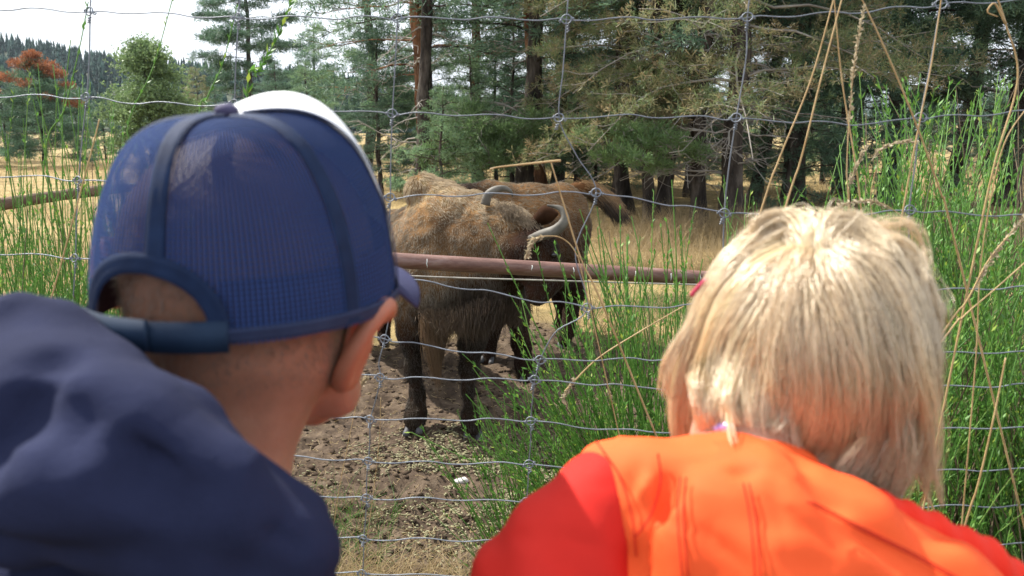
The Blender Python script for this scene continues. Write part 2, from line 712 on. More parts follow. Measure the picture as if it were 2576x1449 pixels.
rx = np.linspace(-2600, 3000, 240)
V, Q = [], []
for j, (yy, sc) in enumerate([(3300, 0), (3600, .5), (4000, 1.0), (4500, .6), (5000, 0)]):
    p = np.stack([rx * 0.0016, np.full_like(rx, j * .3), rx * 0], -1)
    V.append(np.stack([rx, np.full_like(rx, yy), sc * (150 + 70 * fbm(p, 4, 41)) - 6], -1))
V = np.concatenate(V)
I = np.arange(len(V)).reshape(5, -1)
RQ = np.stack([I[:-1, :-1].ravel(), I[:-1, 1:].ravel(), I[1:, 1:].ravel(), I[1:, :-1].ravel()], 1)
ridge_m = nmat('far_wooded_ridge', [(0.35, (0.03, 0.055, 0.05)), (0.65, (0.06, 0.09, 0.08))], 0.004, 0.95)
tag(link('far_ridge', mesh('far_ridge', V, RQ), ridge_m), 'far blue ridge seen in the gaps between the pine trunks', 'hill',
    kind='structure')
# ================================================================== trees
bark_m = nmat('pine_bark', [(0.32, (0.020, 0.017, 0.015)), (0.5, (0.062, 0.051, 0.043)), (0.68, (0.14, 0.12, 0.102))], 3.0, 0.92, 0.1,
              bump=0.05, bscale=9, stretch=(2.4, 2.4, 0.7), randobj=0.2)
bark_red_m = nmat('red_pine_bark', [(0.32, (0.05, 0.026, 0.016)), (0.5, (0.16, 0.08, 0.045)), (0.7, (0.30, 0.155, 0.085))], 3.0, 0.9, 0.1,
                  bump=0.03, bscale=8, stretch=(2, 2, 0.8), randobj=0.2)
twig_m = nmat('dead_twigs', [(0.3, (0.16, 0.145, 0.125)), (0.7, (0.40, 0.37, 0.33))], 2.0, 0.9, 0.1)


def needles(name, stops, tr=0.38):
    return nmat(name, stops, 0.55, 0.55, 0.35, island=True, translucent=tr, randobj=0.18, detail=3)


need_dark = needles('dark_needles', [(0.15, (0.052, 0.100, 0.068)), (0.5, (0.100, 0.182, 0.115)), (0.85, (0.170, 0.270, 0.155))])
need_green = needles('green_needles', [(0.15, (0.080, 0.150, 0.085)), (0.5, (0.160, 0.265, 0.135)), (0.85, (0.245, 0.350, 0.175))])
need_yell = needles('yellowing_needles', [(0.10, (0.10, 0.145, 0.065)), (0.42, (0.185, 0.250, 0.105)), (0.62, (0.27, 0.245, 0.125)),
                                          (0.9, (0.37, 0.25, 0.145))])
need_rust = needles('rusty_needles', [(0.2, (0.12, 0.045, 0.022)), (0.5, (0.27, 0.10, 0.045)), (0.9, (0.38, 0.17, 0.08))])
leaf_birch = needles('birch_leaves', [(0.2, (0.10, 0.15, 0.06)), (0.5, (0.16, 0.24, 0.10)), (0.9, (0.23, 0.32, 0.13))], 0.35)


def tuft_cloud(P, D, size, rs, blades=9, width=0.065, flat=1.0):
    """stars of thin needle-bundle triangles at P pointing roughly along D; returns verts, tris"""
    n = len(P)
    d = D[:, None, :] * 0.55 + rs.normal(0, 0.62, (n, blades, 3))
    d[..., 2] += 0.22
    d /= np.linalg.norm(d, axis=2)[..., None]
    L = size[:, None] * rs.uniform(0.65, 1.15, (n, blades))
    side = np.cross(d, rs.normal(0, 1, (n, blades, 3)))
    side /= np.linalg.norm(side, axis=2)[..., None] + 1e-9
    w = (L * width)[..., None] * side
    base = P[:, None, :]
    a = base + w * 0.35
    b = base - w * 0.35
    c = base + d * L[..., None] + w
    e = base + d * L[..., None] - w
    # one wedge: narrow at base, wider near the tip (a bundle of needles)
    V = np.stack([base + d * L[..., None] * 0.08, c, e], 2).reshape(-1, 3)
    F = np.arange(len(V)).reshape(-1, 3)
    # share the base vertex so that a tuft is one island
    F = F.reshape(n, blades, 3)
    F[:, :, 0] = F[:, :1, 0]
    return V, F.reshape(-1, 3)


def limb_path(p0, az, L, rise, droop, rs, n=7, wig=0.08):
    t = np.linspace(0, 1, n)
    d = np.array([math.cos(az), math.sin(az), 0])
    s = np.array([-d[1], d[0], 0])
    w = np.cumsum(rs.normal(0, wig, n)) * L / n * 2
    w2 = np.cumsum(rs.normal(0, wig, n)) * L / n * 1.4
    w[0] = w2[0] = 0
    return p0 + np.outer(t * L, d) + np.outer(w, s) + np.outer(rise * L * t - droop * L * t * t + w2, [0, 0, 1])


def make_pine(seed, height, r0, first, crown_w, n_limbs, tufts, tuft_size, shape=1.0, dead=22, lean=(0, 0), density=1.0,
              droop=0.22, spread=1.0, blades=9, width=.065):
    """builds mesh data of one pine: trunk, crown foliage, limbs, dead branches (base at origin)"""
    rs = np.random.RandomState(seed)
    tz = np.linspace(0, 1, 16)
    wob = np.stack([np.cumsum(rs.normal(0, 0.035, 16)), np.cumsum(rs.normal(0, 0.035, 16)), np.zeros(16)], 1)
    wob[0] = 0
    path = np.stack([lean[0] * tz * height, lean[1] * tz * height, tz * height], 1) + wob * height / 10
    path[0, 2] = -0.25
    rad = r0 * .8 * (1 - tz) ** 0.75 * (1 + 0.35 * np.exp(-tz * 30)) + 0.015
    tb = MB()
    pp = spline(path, 40)
    rr = np.interp(np.linspace(0, 1, 40), tz, rad)
    tb.tube(pp, rr * (1 + 0.06 * rs.normal(0, 1, 40)), 10)
    axis = lambda z: np.array([np.interp(z, path[:, 2], path[:, i]) for i in range(3)])
    lb = MB()
    TP, TD = [], []
    for i in range(n_limbs):
        f = (i + rs.rand()) / n_limbs
        z = lerp(first, height * 0.985, f ** 0.85)
        u = (z - first) / (height - first)
        prof = (0.30 + 0.70 * math.sin(min(1, (u * 0.85 + 0.22)) * math.pi) ** shape) * (1 - u) ** 0.25
        L = crown_w * prof * rs.uniform(0.6, 1.15)
        az = i * 2.399 + rs.normal(0, .35)
        pth = limb_path(axis(z), az, L, rs.uniform(-0.05, 0.28) + 0.35 * u, droop * rs.uniform(0.5, 1.4), rs)
        lr = 0.012 + 0.012 * L / 2.5
        lb.tube(pth, np.linspace(lr, 0.006, len(pth)), 4, caps=False)
        nsub = max(3, int(5.5 * L / 1.6 * density))
        for j in range(nsub):
            t = rs.uniform(0.28, 1.0)
            q = np.array([np.interp(t, np.linspace(0, 1, len(pth)), pth[:, k]) for k in range(3)])
            saz = az + rs.choice([-1, 1]) * rs.uniform(0.3, 1.3)
            sl = L * (0.36 - 0.20 * t) * rs.uniform(0.7, 1.5) * spread + 0.12
            sp = limb_path(q, saz, sl, rs.uniform(-0.1, 0.35), 0.15, rs, 4, 0.12)
            lb.tube(sp, np.linspace(0.010, 0.004, 4), 3, caps=False)
            m = max(3, int(tufts * sl / 0.7))
            tt = rs.rand(m) ** 0.7
            b = np.stack([np.interp(tt, np.linspace(0, 1, 4), sp[:, k]) for k in range(3)], 1)
            b += rs.normal(0, 1, (m, 3)) * np.array([0.13, 0.13, 0.055]) * (0.5 + sl)
            TP.append(b)
            dd = sp[-1] - sp[0]
            TD.append(np.tile(dd / np.linalg.norm(dd), (m, 1)))
    TP, TD = np.concatenate(TP), np.concatenate(TD)
    sz = tuft_size * rs.uniform(0.7, 1.3, len(TP))
    V, F_ = tuft_cloud(TP, TD, sz, rs, blades, width)
    fol = mesh('crown', V, F_, False)
    db = MB()
    for i in range(int(dead * .55)):
        z = rs.uniform(0.9, max(first + 1.5, 2.2))
        az = rs.rand() * 6.28
        L = rs.uniform(0.5, 1.8)
        pth = limb_path(axis(z), az, L, rs.uniform(-0.35, 0.25), rs.uniform(-.1, 0.35), rs, 7, 0.16)
        db.tube(pth, np.linspace(0.018, 0.005, 7), 4, caps=False)
        for j in range(7):
            t = rs.uniform(0.25, 1)
            q = np.array([np.interp(t, np.linspace(0, 1, 7), pth[:, k]) for k in range(3)])
            sp = limb_path(q, az + rs.normal(0, 1.1), L * rs.uniform(.15, .4), rs.uniform(-.5, .5), rs.uniform(-.2, .6), rs, 4, 0.3)
            db.tube(sp, np.linspace(0.008, 0.004, 4), 3, caps=False)
    return dict(trunk=tb.mesh('trunk'), limbs=lb.mesh('limbs'), crown=fol,
                dead=db.mesh('dead_branches') if dead else None)


def plant_pine(proto, x, y, label, foliage, name='pine_tree', bark=None, s=1.0, rz=0.0, cat='tree', group='pines of the wood',
               tilt=(0, 0)):
    o = empty(name, (x, y, float(gz(x, y)) - 0.05), rz)
    o.rotation_euler = (tilt[0], tilt[1], rz)
    o.scale = (s, s, s)
    tag(o, label, cat, group)
    for key, nm, m in (('trunk', 'trunk', bark or bark_m), ('limbs', 'branch_work', twig_m if foliage is need_yell else (bark or bark_m)), ('crown', 'crown', foliage),
                       ('dead', 'dead_branches', twig_m)):
        if proto.get(key) is None:
            continue
        ck = (key, m.name)
        if ck not in proto:
            me = proto[key].copy()
            me.materials.clear()
            me.materials.append(m)
            proto[ck] = me
        c = bpy.data.objects.new(nm, proto[ck])
        COL.objects.link(c)
        c.parent = o
        if key in ('limbs', 'dead', 'crown'):
            c['kind'] = 'stuff'
    return o


# prototypes; each is used by several trees of the wood
PA = make_pine(101, 13.0, 0.21, 2.6, 3.0, 50, 12, 0.17, dead=26)               # forest pine, crown from head height
PB = make_pine(102, 12.0, 0.16, 3.4, 2.4, 38, 12, 0.17, dead=34, lean=(0.03, 0.0))
PC = make_pine(103, 8.5, 0.14, 0.7, 2.6, 66, 22, 0.16, dead=4, shape=0.8)     # edge pine, green to the ground
PD = make_pine(104, 11.5, 0.24, 1.6, 3.5, 66, 24, 0.15, dead=30, droop=0.42)  # broad old pine
PE = make_pine(105, 4.4, 0.07, 0.35, 1.5, 44, 20, 0.13, dead=0, shape=0.8)    # young pine
PF = make_pine(106, 12.5, 0.20, 3.0, 3.1, 54, 20, 0.24, dead=12, shape=1.2, spread=1.0, density=.95)   # tall lone pine


def X(px, Y):
    return float(at(px, 300, Y)[0])


# (px, Y, proto, foliage, scale, rz, label)
front = [
    (1034, 15.6, PB, need_dark, 0.92, 0.4, bark_m, (0, 0.02), 'thick pine trunk straight behind the left bison hump'),
    (1096, 18.8, PA, need_dark, 1.00, 2.0, bark_red_m, (0, 0.01), 'reddish pine just right of the thick trunk behind the hump'),
    (1208, 22.5, PB, need_green, 1.00, 4.2, bark_red_m, (0, -0.03), 'slender reddish pine with open sky around its trunk'),
    (1303, 17.0, PA, need_dark, 1.05, 5.1, bark_m, (0, 0.0), 'dark straight pine rising above the middle of the bison pair'),
    (1334, 19.2, PB, need_dark, 1.00, 1.1, bark_m, (0, 0.01), 'narrow dark pine close right of the dark straight pine'),
    (1376, 18.0, PB, need_green, 0.95, 3.3, bark_red_m, (0, 0.03), 'orange barked pine behind the rump of the far bison'),
    (1398, 21.5, PA, need_dark, 0.95, 0.2, bark_m, (0, 0.0), 'thin pine half hidden behind the orange barked pine'),
    (1472, 24.0, PA, need_dark, 1.05, 2.7, bark_red_m, (0, 0.03), 'pine standing behind the bent fence wire'),
    (1552, 16.8, PB, need_dark, 0.90, 5.6, bark_m, (0, 0.015), 'pale grey pine trunk right above the tip of the bison tail'),
    (1585, 15.6, PB, need_dark, 1.00, 3.9, bark_m, (0, 0.0), 'stout dark pine trunk right of the bison tail'),
    (1663, 14.6, PB, need_dark, 0.95, 0.9, bark_m, (0, 0.05), 'left one of a leaning pair of dark pines on the dry grass'),
    (1690, 14.9, PB, need_dark, 0.92, 2.4, bark_m, (0, 0.03), 'right one of a leaning pair of dark pines on the dry grass'),
    (1742, 19.5, PB, need_dark, 0.85, 5.0, bark_m, (0, 0.0), 'left one of two thin far pines left of the broad old pine'),
    (1760, 19.9, PB, need_dark, 0.80, 1.9, bark_m, (0, 0.0), 'right one of two thin far pines left of the broad old pine'),
    (1776, 13.6, PB, need_dark, 0.90, 4.4, bark_m, (0, 0.085), 'dark pine leaning right just left of the broad old pine'),
    (1895, 16.2, PB, need_dark, 0.90, 0.1, bark_m, (0, 0.05), 'leaning dark pine just right of the broad old pine'),
]
for px, Y, pr, fo, s, rz, bk, tl, lab in front:
    plant_pine(pr, X(px, Y), Y, lab, fo, s=s, rz=rz, bark=bk, tilt=tl)

# the broad yellowing pine whose low limbs reach over the meadow
POLD = make_pine(110, 10.5, 0.20, 2.0, 3.3, 70, 26, 0.105, dead=60, droop=0.40, spread=1.1, blades=12, width=.045)
plant_pine(POLD, X(1846, 13.0), 13.0, 'broad old pine with yellowing needles and low limbs over the meadow', need_yell, rz=1.2)
PLOW = make_pine(111, 7.0, 0.12, 1.75, 2.2, 60, 26, 0.105, dead=36, droop=0.35, blades=12, width=.045)
plow = plant_pine(PLOW, X(1640, 14.2), 14.2, 'smaller yellowing pine with a bright green lower limb, right of the tail', need_yell, rz=2.2, bark=bark_m)

def boughs(parent, pads, m, name, seed, size=.12, fl=.34):
    """thick pads of needles on low limbs, hung on an existing tree"""
    rs_ = np.random.RandomState(seed)
    tp, td = [], []
    lb_ = MB()
    base_ = np.array(parent.location)
    for (px, py, Yp, rx_, nn) in pads:
        c_ = at(px, py, Yp)
        q_ = rs_.normal(0, 1, (nn, 3))
        q_ /= np.linalg.norm(q_, axis=1)[:, None]
        tp.append(c_ + q_ * rs_.rand(nn, 1) ** .45 * rx_ * np.array([1, .8, fl]))
        d_ = q_ * np.array([.7, .7, .3]) + np.array([0, 0, .5])
        td.append(d_ / np.linalg.norm(d_, axis=1)[:, None])
        tr_ = np.array([base_[0], base_[1], c_[2] + .35])
        lb_.tube(spline([tr_, (tr_ + c_) / 2 + np.array([0, 0, .12]), c_], 9), np.linspace(.035, .008, 9), 5, caps=False)
        for _ in range(9):
            e_ = c_ + rs_.normal(0, .5, 3) * rx_ * np.array([1, .8, fl])
            lb_.tube(spline([c_ + rs_.normal(0, .05, 3), (c_ + e_) / 2 + rs_.normal(0, .05, 3), e_], 5), np.linspace(.010, .004, 5), 3, caps=False)
    tp, td = np.concatenate(tp), np.concatenate(td)
    Vb, Fb_ = tuft_cloud(tp, td, size * rs_.uniform(.7, 1.25, len(tp)), rs_, 12, .05)
    c_ = link(name, mesh(name, Vb, Fb_, False), m, parent)
    c_['kind'] = 'stuff'
    lb_.build('bough_limbs', twig_m, parent)['kind'] = 'stuff'


need_bright = needles('bright_needles', [(0.12, (0.13, 0.12, 0.055)), (0.35, (0.115, 0.19, 0.075)), (0.6, (0.150, 0.25, 0.095)), (0.9, (0.215, 0.32, 0.13))])
side = [
    (632, 46.0, PF, need_dark, 1.02, 0.5, 'tall lone pine against the white sky above the cap'),
    (800, 38.0, PC, need_dark, 0.74, 1.5, 'small pointed pine top between the lone pine and the wood'),
    (700, 36.0, PC, need_dark, 0.52, 2.5, 'low bushy pine at the foot of the lone pine'),
    (500, 44.0, PC, need_yell, 0.55, 4.0, 'small brownish pine left of the lone pine'),
    (775, 27.0, PC, need_green, 0.44, 3.0, 'green pine bush above the white front of the cap'),
    (912, 24.0, PA, need_green, 0.86, 5.2, 'leftmost tall pine of the wood with broad green boughs'),
    (955, 20.0, PC, need_dark, 0.50, 1.2, 'bushy dark pine right of the cap, left of the hump trunk'),
    (1190, 16.6, PE, need_green, 0.72, 2.3, 'young bright green pine just behind the bison backs'),
    (1110, 14.6, PE, need_green, 0.55, 5.3, 'lowest young green pine right of the thick trunk'),
    (1290, 20.0, PE, need_dark, 0.95, 0.3, 'young dark pine behind the middle of the bison pair'),
    (1450, 20.0, PE, need_dark, 1.00, 3.1, 'young dark pine left of the bison tail'),
    (1250, 22.0, PC, need_green, 0.50, 1.1, 'bushy green pine filling the gap above the bison withers'),
    (1080, 22.0, PC, need_green, 0.62, 3.9, 'bushy green pine behind the reddish trunk at the hump'),
    (1400, 24.0, PC, need_green, 0.55, 5.9, 'bushy green pine behind the broken straw stalk'),
    (1500, 19.5, PE, need_green, 0.70, 2.9, 'young green pine just above the far bison rump'),
    (1570, 22.0, PC, need_dark, 0.50, 4.9, 'bushy dark pine behind the tip of the bison tail'),
    (1750, 23.0, PC, need_dark, 0.45, 0.9, 'bushy dark pine behind the two thin far pines'),
    (1925, 21.0, PC, need_green, 0.50, 2.2, 'bushy green pine right of the broad old pine'),
    (2080, 24.0, PC, need_green, 0.60, 1.7, 'bushy green pine between the long straw stalks'),
]
for px, Y, pr, fo, s, rz, lab in side:
    plant_pine(pr, X(px, Y), Y, lab, fo, s=s, rz=rz, bark=bark_m)

right = [
    (2010, 16.5, PD, need_dark, 1.05, 0.6, 'shaggy grey green pine right of the broad old pine'),
    (2130, 20.0, PA, need_dark, 1.05, 3.6, 'dark pine behind the two long straw stalks'),
    (2250, 17.5, PD, need_dark, 1.00, 2.1, 'broad dark pine behind the top of the broom bush'),
    (2400, 19.5, PA, need_dark, 1.10, 5.0, 'dark pine in the upper right against patches of sky'),
    (2560, 17.0, PD, need_dark, 1.05, 4.1, 'rightmost dark pine at the edge of the photograph'),
    (2700, 20.0, PA, need_dark, 1.10, 1.0, 'dark pine just outside the right edge'),
    (1990, 14.8, PE, need_dark, 0.80, 1.4, 'young dark pine low between the old pine and the broom'),
    (2160, 15.5, PE, need_dark, 0.85, 2.6, 'young dark pine behind the broom bush'),
]
for px, Y, pr, fo, s, rz, lab in right:
    plant_pine(pr, X(px, Y), Y, lab, fo, s=s, rz=rz, bark=bark_m)

boughs(plow, [(1555, 385, 12.2, .26, 90), (1612, 358, 12.4, .28, 90), (1690, 366, 12.3, .30, 100), (1600, 402, 12.0, .22, 70), (1750, 388, 12.6, .26, 70), (1655, 418, 12.4, .24, 60), (1515, 398, 12.2, .20, 50), (1655, 335, 12.6, .28, 80), (1580, 330, 12.5, .28, 80), (1480, 350, 12.4, .22, 60)],
       need_bright, 'green_boughs', 61, .115, .62)
boughs(plow, [(1455, 322, 13.0, .38, 380), (1525, 318, 13.1, .42, 460), (1590, 338, 13.0, .40, 420), (1660, 300, 13.2, .44, 460), (1545, 272, 13.3, .42, 380), (1610, 252, 13.4, .44, 400), (1690, 225, 13.3, .46, 420),
              (1630, 180, 13.5, .40, 330), (1740, 262, 13.3, .42, 340), (1720, 165, 13.4, .45, 360)],
       need_yell, 'yellow_boughs', 62)
for o_ in [q for q in COL.objects if q.get('label', '').startswith('young bright green pine')]:
    boughs(o_, [(1150, 372, 15.4, .42, 130), (1205, 335, 15.6, .45, 140), (1262, 345, 15.7, .45, 140), (1312, 325, 15.8, .40, 110), (1095, 392, 15.2, .38, 100), (1235, 402, 15.4, .42, 120), (1290, 388, 15.5, .40, 110), (1180, 290, 16.0, .40, 100), (1120, 330, 16.0, .36, 90), (1350, 380, 16.2, .4, 90), (1400, 350, 16.4, .4, 90), (1340, 300, 16.4, .36, 80)],
           need_bright, 'green_boughs', 63, .145, .62)

# deeper rows of the wood; nothing in the photograph tells these apart
rs = np.random.RandomState(77)
for k in range(64):
    Y = rs.uniform(25, 62)
    px = rs.uniform(960, 2750)
    pr = [PC, PC, PC, PE, PE][rs.randint(5)]
    fo = need_dark if rs.rand() < 0.7 else need_green
    plant_pine(pr, X(px, Y), Y, 'dark pine deep in the wood behind the front trunks', fo, s=rs.uniform(0.7, 1.0) * (0.48 if pr is PC else .9), rz=rs.rand() * 6.28,
               bark=bark_red_m if rs.rand() < .3 else bark_m, group='pines deep in the wood')

# left meadow edge
rust = make_pine(120, 5.6, 0.12, 0.5, 2.6, 60, 20, 0.19, dead=10, shape=0.7)
o = plant_pine(rust, X(98, 33), 33, s=0.76, label='pine with rust brown dead top behind the left broom stalks', foliage=need_dark, group='pines of the meadow edge')
# its dead rusty boughs
rs2 = np.random.RandomState(5)
TP = []
for cx, cy, cz, rr, m in ((0.0, 0, 5.75, .5, 170), (-.5, 0, 5.3, .75, 240), (.6, 0, 5.2, .75, 240), (1.2, -.2, 4.8, .6, 150), (-1.2, -.3, 4.6, .6, 150), (1.9, -.5, 4.2, .45, 70), (-2.1, -.6, 3.9, .5, 110),
                          (-2.4, -.8, 3.0, .5, 90), (2.3, -.8, 3.3, .5, 90), (1.3, -1.3, 3.6, .4, 50), (.2, -1.2, 4.3, .5, 60)):
    q = rs2.normal(0, 1, (m, 3))
    q /= np.linalg.norm(q, axis=1)[:, None]
    TP.append(np.array([cx, cy, cz]) + q * rs2.rand(m, 1) ** .4 * rr * np.array([1, 1, .45]))
TP = np.concatenate(TP)
V, F_ = tuft_cloud(TP, np.tile([0, 0, 1.0], (len(TP), 1)), rs2.uniform(.12, .22, len(TP)), rs2)
c = link('dead_boughs', mesh('dead_boughs', V, F_, False), need_rust, o, local=True)
c['kind'] = 'stuff'
for px, Y, s, lab in ((10, 37, .5, 'dark pine behind the rusty topped pine at the left edge'), (-80, 34, .5, 'pine just outside the left edge'),
                      (190, 40, .42, 'dark bushy pine between the rusty pine and the birch'), (258, 36, .35, 'low pine at the left foot of the birch'),
                      (455, 40, .36, 'bushy pine right of the birch'), (545, 42, .42, 'low pine behind the top of the cap'),
                      (330, 52, .5, 'dark pine behind the birch'), (60, 50, .6, 'tall dark pine far behind the rusty pine'), (420, 58, .6, 'far dark pine at the foot of the hill')):
    plant_pine(PC, X(px, Y), Y, lab, need_dark, s=s, rz=px * .1, bark=bark_m, group='pines of the meadow edge')


def make_leafy(seed, h, w, n):
    rs = np.random.RandomState(seed)
    tb, lb = MB(), MB()
    tb.tube(spline([(0, 0, -.2), (.1, 0, h * .3), (0, .1, h * .65), (.1, 0, h * .95)], 14), np.linspace(.13, .02, 14), 8)
    TP = []
    for i in range(46):
        z = lerp(h * .12, h * .95, rs.rand() ** .9)
        az = rs.rand() * 6.28
        L = w * math.sin(min(1, z / h * 0.8 + .25) * math.pi) ** .7 * rs.uniform(.55, 1.1)
        pth = limb_path(np.array([.05, 0, z]), az, L, .5, .45, rs)
        lb.tube(pth, np.linspace(.025, .005, 7), 4, caps=False)
        m = int(n / 46)
        t = rs.uniform(.25, 1.05, m)
        q = np.stack([np.interp(t, np.linspace(0, 1, 7), pth[:, k]) for k in range(3)], 1)
        q += rs.normal(0, 1, (m, 3)) * np.array([.28, .28, .20])
        q[:, 2] -= rs.rand(m) * .35
        TP.append(q)
    TP = np.concatenate(TP)
    V, F_ = tuft_cloud(TP, np.tile([0, 0, -0.6], (len(TP), 1)), rs.uniform(.07, .13, len(TP)), rs, 5, 0.33)
    return dict(trunk=tb.mesh('trunk'), limbs=lb.mesh('limbs'), crown=mesh('crown', V, F_, False), dead=None)


birch = make_leafy(9, 5.2, 2.2, 9500)
plant_pine(birch, X(372, 34), 34, 'light green leafy birch on the meadow left of the cap', leaf_birch, name='birch_tree', group='meadow trees')
plant_pine(birch, X(505, 45), 45, 'small yellow green leafy tree right of the birch', leaf_birch, name='leafy_tree', s=.6, rz=2, group='meadow trees')
# ================================================================== wire fence
_cx = np.array([218, 590, 987, 1407, 1852, 2315.0])
_cy = np.array([245, 262, 287, 298, 298, 297.0])
_r = []
for x_, y_ in zip(_cx, _cy):
    q = at(x_, y_, 1.0)
    _r.append(q[0])
_r = np.array(_r)                                # X / Y of each upright
_i = np.arange(6)
A_ = np.stack([_r, -_r * _i, -np.ones(6), -_i], 1)  # r*Y0 - r*i*a - X0 - i*b = 0
_, _, vt = np.linalg.svd(A_)
Y0, a_, X0, b_ = vt[-1]
sc_ = 0.30 / math.hypot(a_, b_) * (1 if Y0 > 0 else -1)
Y0, a_, X0, b_ = Y0 * sc_, a_ * sc_, X0 * sc_, b_ * sc_
FD = np.array([b_, -a_]) / 0.30                    # direction along the fence (to the right)
print('FENCE', Y0, X0, FD)


def on_fence(x, y, off=0.0):
    q = at(x, y, 1.0)
    r = q[0]
    # (X0 + s*FDx) = r*(Y0 + s*FDy)
    s = (r * Y0 - X0) / (FD[0] - r * FD[1])
    Y = Y0 + s * FD[1] + off
    return at(x, y, Y)


galv_m = nmat('galvanised_wire', [(0.3, (0.13, 0.145, 0.165)), (0.7, (0.23, 0.255, 0.29))], 60, 0.5, 0.4, metal=0.35, bump=0.0004, bscale=400)
rows = [
    [(-500, 30), (0, 22), (60, 24), (110, 22), (227, 30), (320, 28), (450, 38), (600, 45), (760, 42), (1000, 47), (1160, 45), (1425, 50), (1600, 47), (1880, 45), (2100, 34), (2367, 12), (2570, 0), (3000, -20)],
    [(-500, 225), (0, 242), (60, 244), (130, 243), (218, 245), (330, 258), (465, 265), (590, 262), (740, 266), (880, 281), (987, 287), (1200, 288), (1407, 298), (1560, 290), (1852, 298), (2020, 309), (2180, 314), (2315, 297), (2576, 281), (3000, 260)],
    [(-500, 430), (0, 442), (100, 444), (198, 455), (400, 460), (600, 475), (800, 492), (982, 498), (1200, 490), (1500, 486), (1700, 515), (1822, 537), (2000, 545), (2130, 541), (2287, 529), (2450, 541), (2700, 545), (3000, 540)],
    [(-500, 630), (0, 637), (190, 650), (400, 665), (700, 690), (978, 702), (1100, 710), (1250, 740), (1478, 775), (1640, 772), (1820, 765), (2100, 745), (2282, 735), (2550, 722), (3000, 715)],
    [(-500, 770), (0, 785), (180, 795), (500, 815), (800, 835), (968, 853), (1150, 882), (1358, 906), (1560, 905), (1815, 900), (2278, 890), (3000, 880)],
    [(-500, 880), (0, 890), (170, 900), (600, 925), (957, 950), (1150, 953), (1345, 956), (1620, 975), (1810, 985), (2275, 975), (3000, 960)],
    [(-500, 990), (0, 1000), (160, 1008), (600, 1035), (932, 1055), (1130, 1054), (1335, 1059), (1540, 1083), (1808, 1090), (2272, 1080), (3000, 1070)],
    [(-500, 1095), (0, 1105), (150, 1112), (600, 1140), (927, 1160), (1150, 1165), (1330, 1167), (1400, 1180), (1806, 1195), (2270, 1185), (3000, 1175)],
    [(-500, 1190), (0, 1200), (140, 1206), (600, 1235), (922, 1253), (1120, 1256), (1325, 1262), (1804, 1280), (2268, 1275), (3000, 1270)],
    [(-500, 1290), (0, 1300), (130, 1308), (600, 1335), (915, 1355), (1120, 1359), (1320, 1361), (1802, 1375), (2266, 1370), (3000, 1365)],
    [(-500, 1380), (0, 1390), (120, 1398), (600, 1425), (912, 1443), (1120, 1447), (1318, 1452), (1800, 1465), (2264, 1460), (3000, 1455)],
    [(-500, 1480), (0, 1490), (120, 1498), (600, 1525), (908, 1548), (1120, 1552), (1316, 1557), (1800, 1565), (2264, 1560), (3000, 1555)],
    [(-500, 1590), (0, 1600), (120, 1608), (600, 1635), (905, 1658), (1120, 1662), (1314, 1667), (1800, 1675), (2264, 1670), (3000, 1665)],
    [(-500, 1700), (0, 1710), (120, 1718), (600, 1745), (902, 1768), (1120, 1772), (1312, 1777), (1800, 1785), (2264, 1780), (3000, 1775)],
]
nodes_x = [  # x of the six uprights at each row
    [227, 600, 1000, 1425, 1880, 2367], [218, 590, 987, 1407, 1852, 2315], [198, 578, 982, 1500, 1822, 2287],
    [190, 570, 978, 1478, 1820, 2282], [180, 560, 968, 1358, 1815, 2278], [170, 550, 957, 1345, 1810, 2275],
    [160, 540, 932, 1335, 1808, 2272], [150, 530, 927, 1330, 1806, 2270], [140, 525, 922, 1325, 1804, 2268],
    [130, 520, 915, 1320, 1802, 2266], [120, 515, 912, 1318, 1800, 2264], [120, 510, 908, 1316, 1800, 2264],
    [120, 505, 905, 1314, 1800, 2264], [120, 500, 902, 1312, 1800, 2264]]
fence = empty('wire_fence', (X0, Y0, float(gz(X0, Y0))))
tag(fence, 'galvanised wire mesh fence with knotted crossings between the visitors and the bison', 'fence')
WIRE_R = 0.00125
wrs = np.random.RandomState(3)


def row_y(k, x):
    r = np.array(rows[k], float)
    return float(np.interp(x, r[:, 0], r[:, 1]))


for k, r in enumerate(rows):
    xs_ = np.concatenate([np.arange(-480, 2990, 46.0), nodes_x[k]])
    xs_ = np.sort(xs_)
    r = np.array(r, float)
    pts = []
    yy = np.interp(xs_, r[:, 0], r[:, 1])
    yy = np.convolve(np.pad(yy, 2, mode='edge'), [.15, .22, .26, .22, .15], 'valid')
    for j, (x_, y_) in enumerate(zip(xs_, yy)):
        if x_ in nodes_x[k]:
            kink = 0
            y_ = row_y(k, x_)
        else:
            kink = (4.0 if (j // 2) % 2 else -4.0) * (0.3 + 0.9 * wrs.rand()) * (0.8 if k > 3 else 1.0)
        pts.append(on_fence(x_, y_ + kink, -0.0015))
    m = MB()
    m.tube(spline(pts, len(pts) * 4), WIRE_R, 6)
    m.build('horizontal_wire', galv_m, fence)
for c in range(6):
    pts = [on_fence(nodes_x[0][c] + (nodes_x[0][c] - nodes_x[1][c]) * 0.8, row_y(0, nodes_x[0][c]) - 190)]
    for k in range(len(rows)):
        pts.append(on_fence(nodes_x[k][c], row_y(k, nodes_x[k][c])))
        if k < len(rows) - 1:
            xa, xb = nodes_x[k][c], nodes_x[k + 1][c]
            ya, yb = row_y(k, xa), row_y(k + 1, xb)
            bow = {(2, 3): (-42, .5), (3, 3): (-25, .45), (0, 4): (8, .4), (1, 4): (-3, .5), (3, 2): (8, .5), (4, 2): (-8, .6)}.get((k, c), (wrs.uniform(-3, 3), .5))
            pts.append(on_fence(lerp(xa, xb, bow[1]) + bow[0], lerp(ya, yb, bow[1])))
    m = MB()
    m.tube(spline(pts, len(pts) * 6), WIRE_R * 0.95, 6)
    m.build('upright_wire', galv_m, fence)

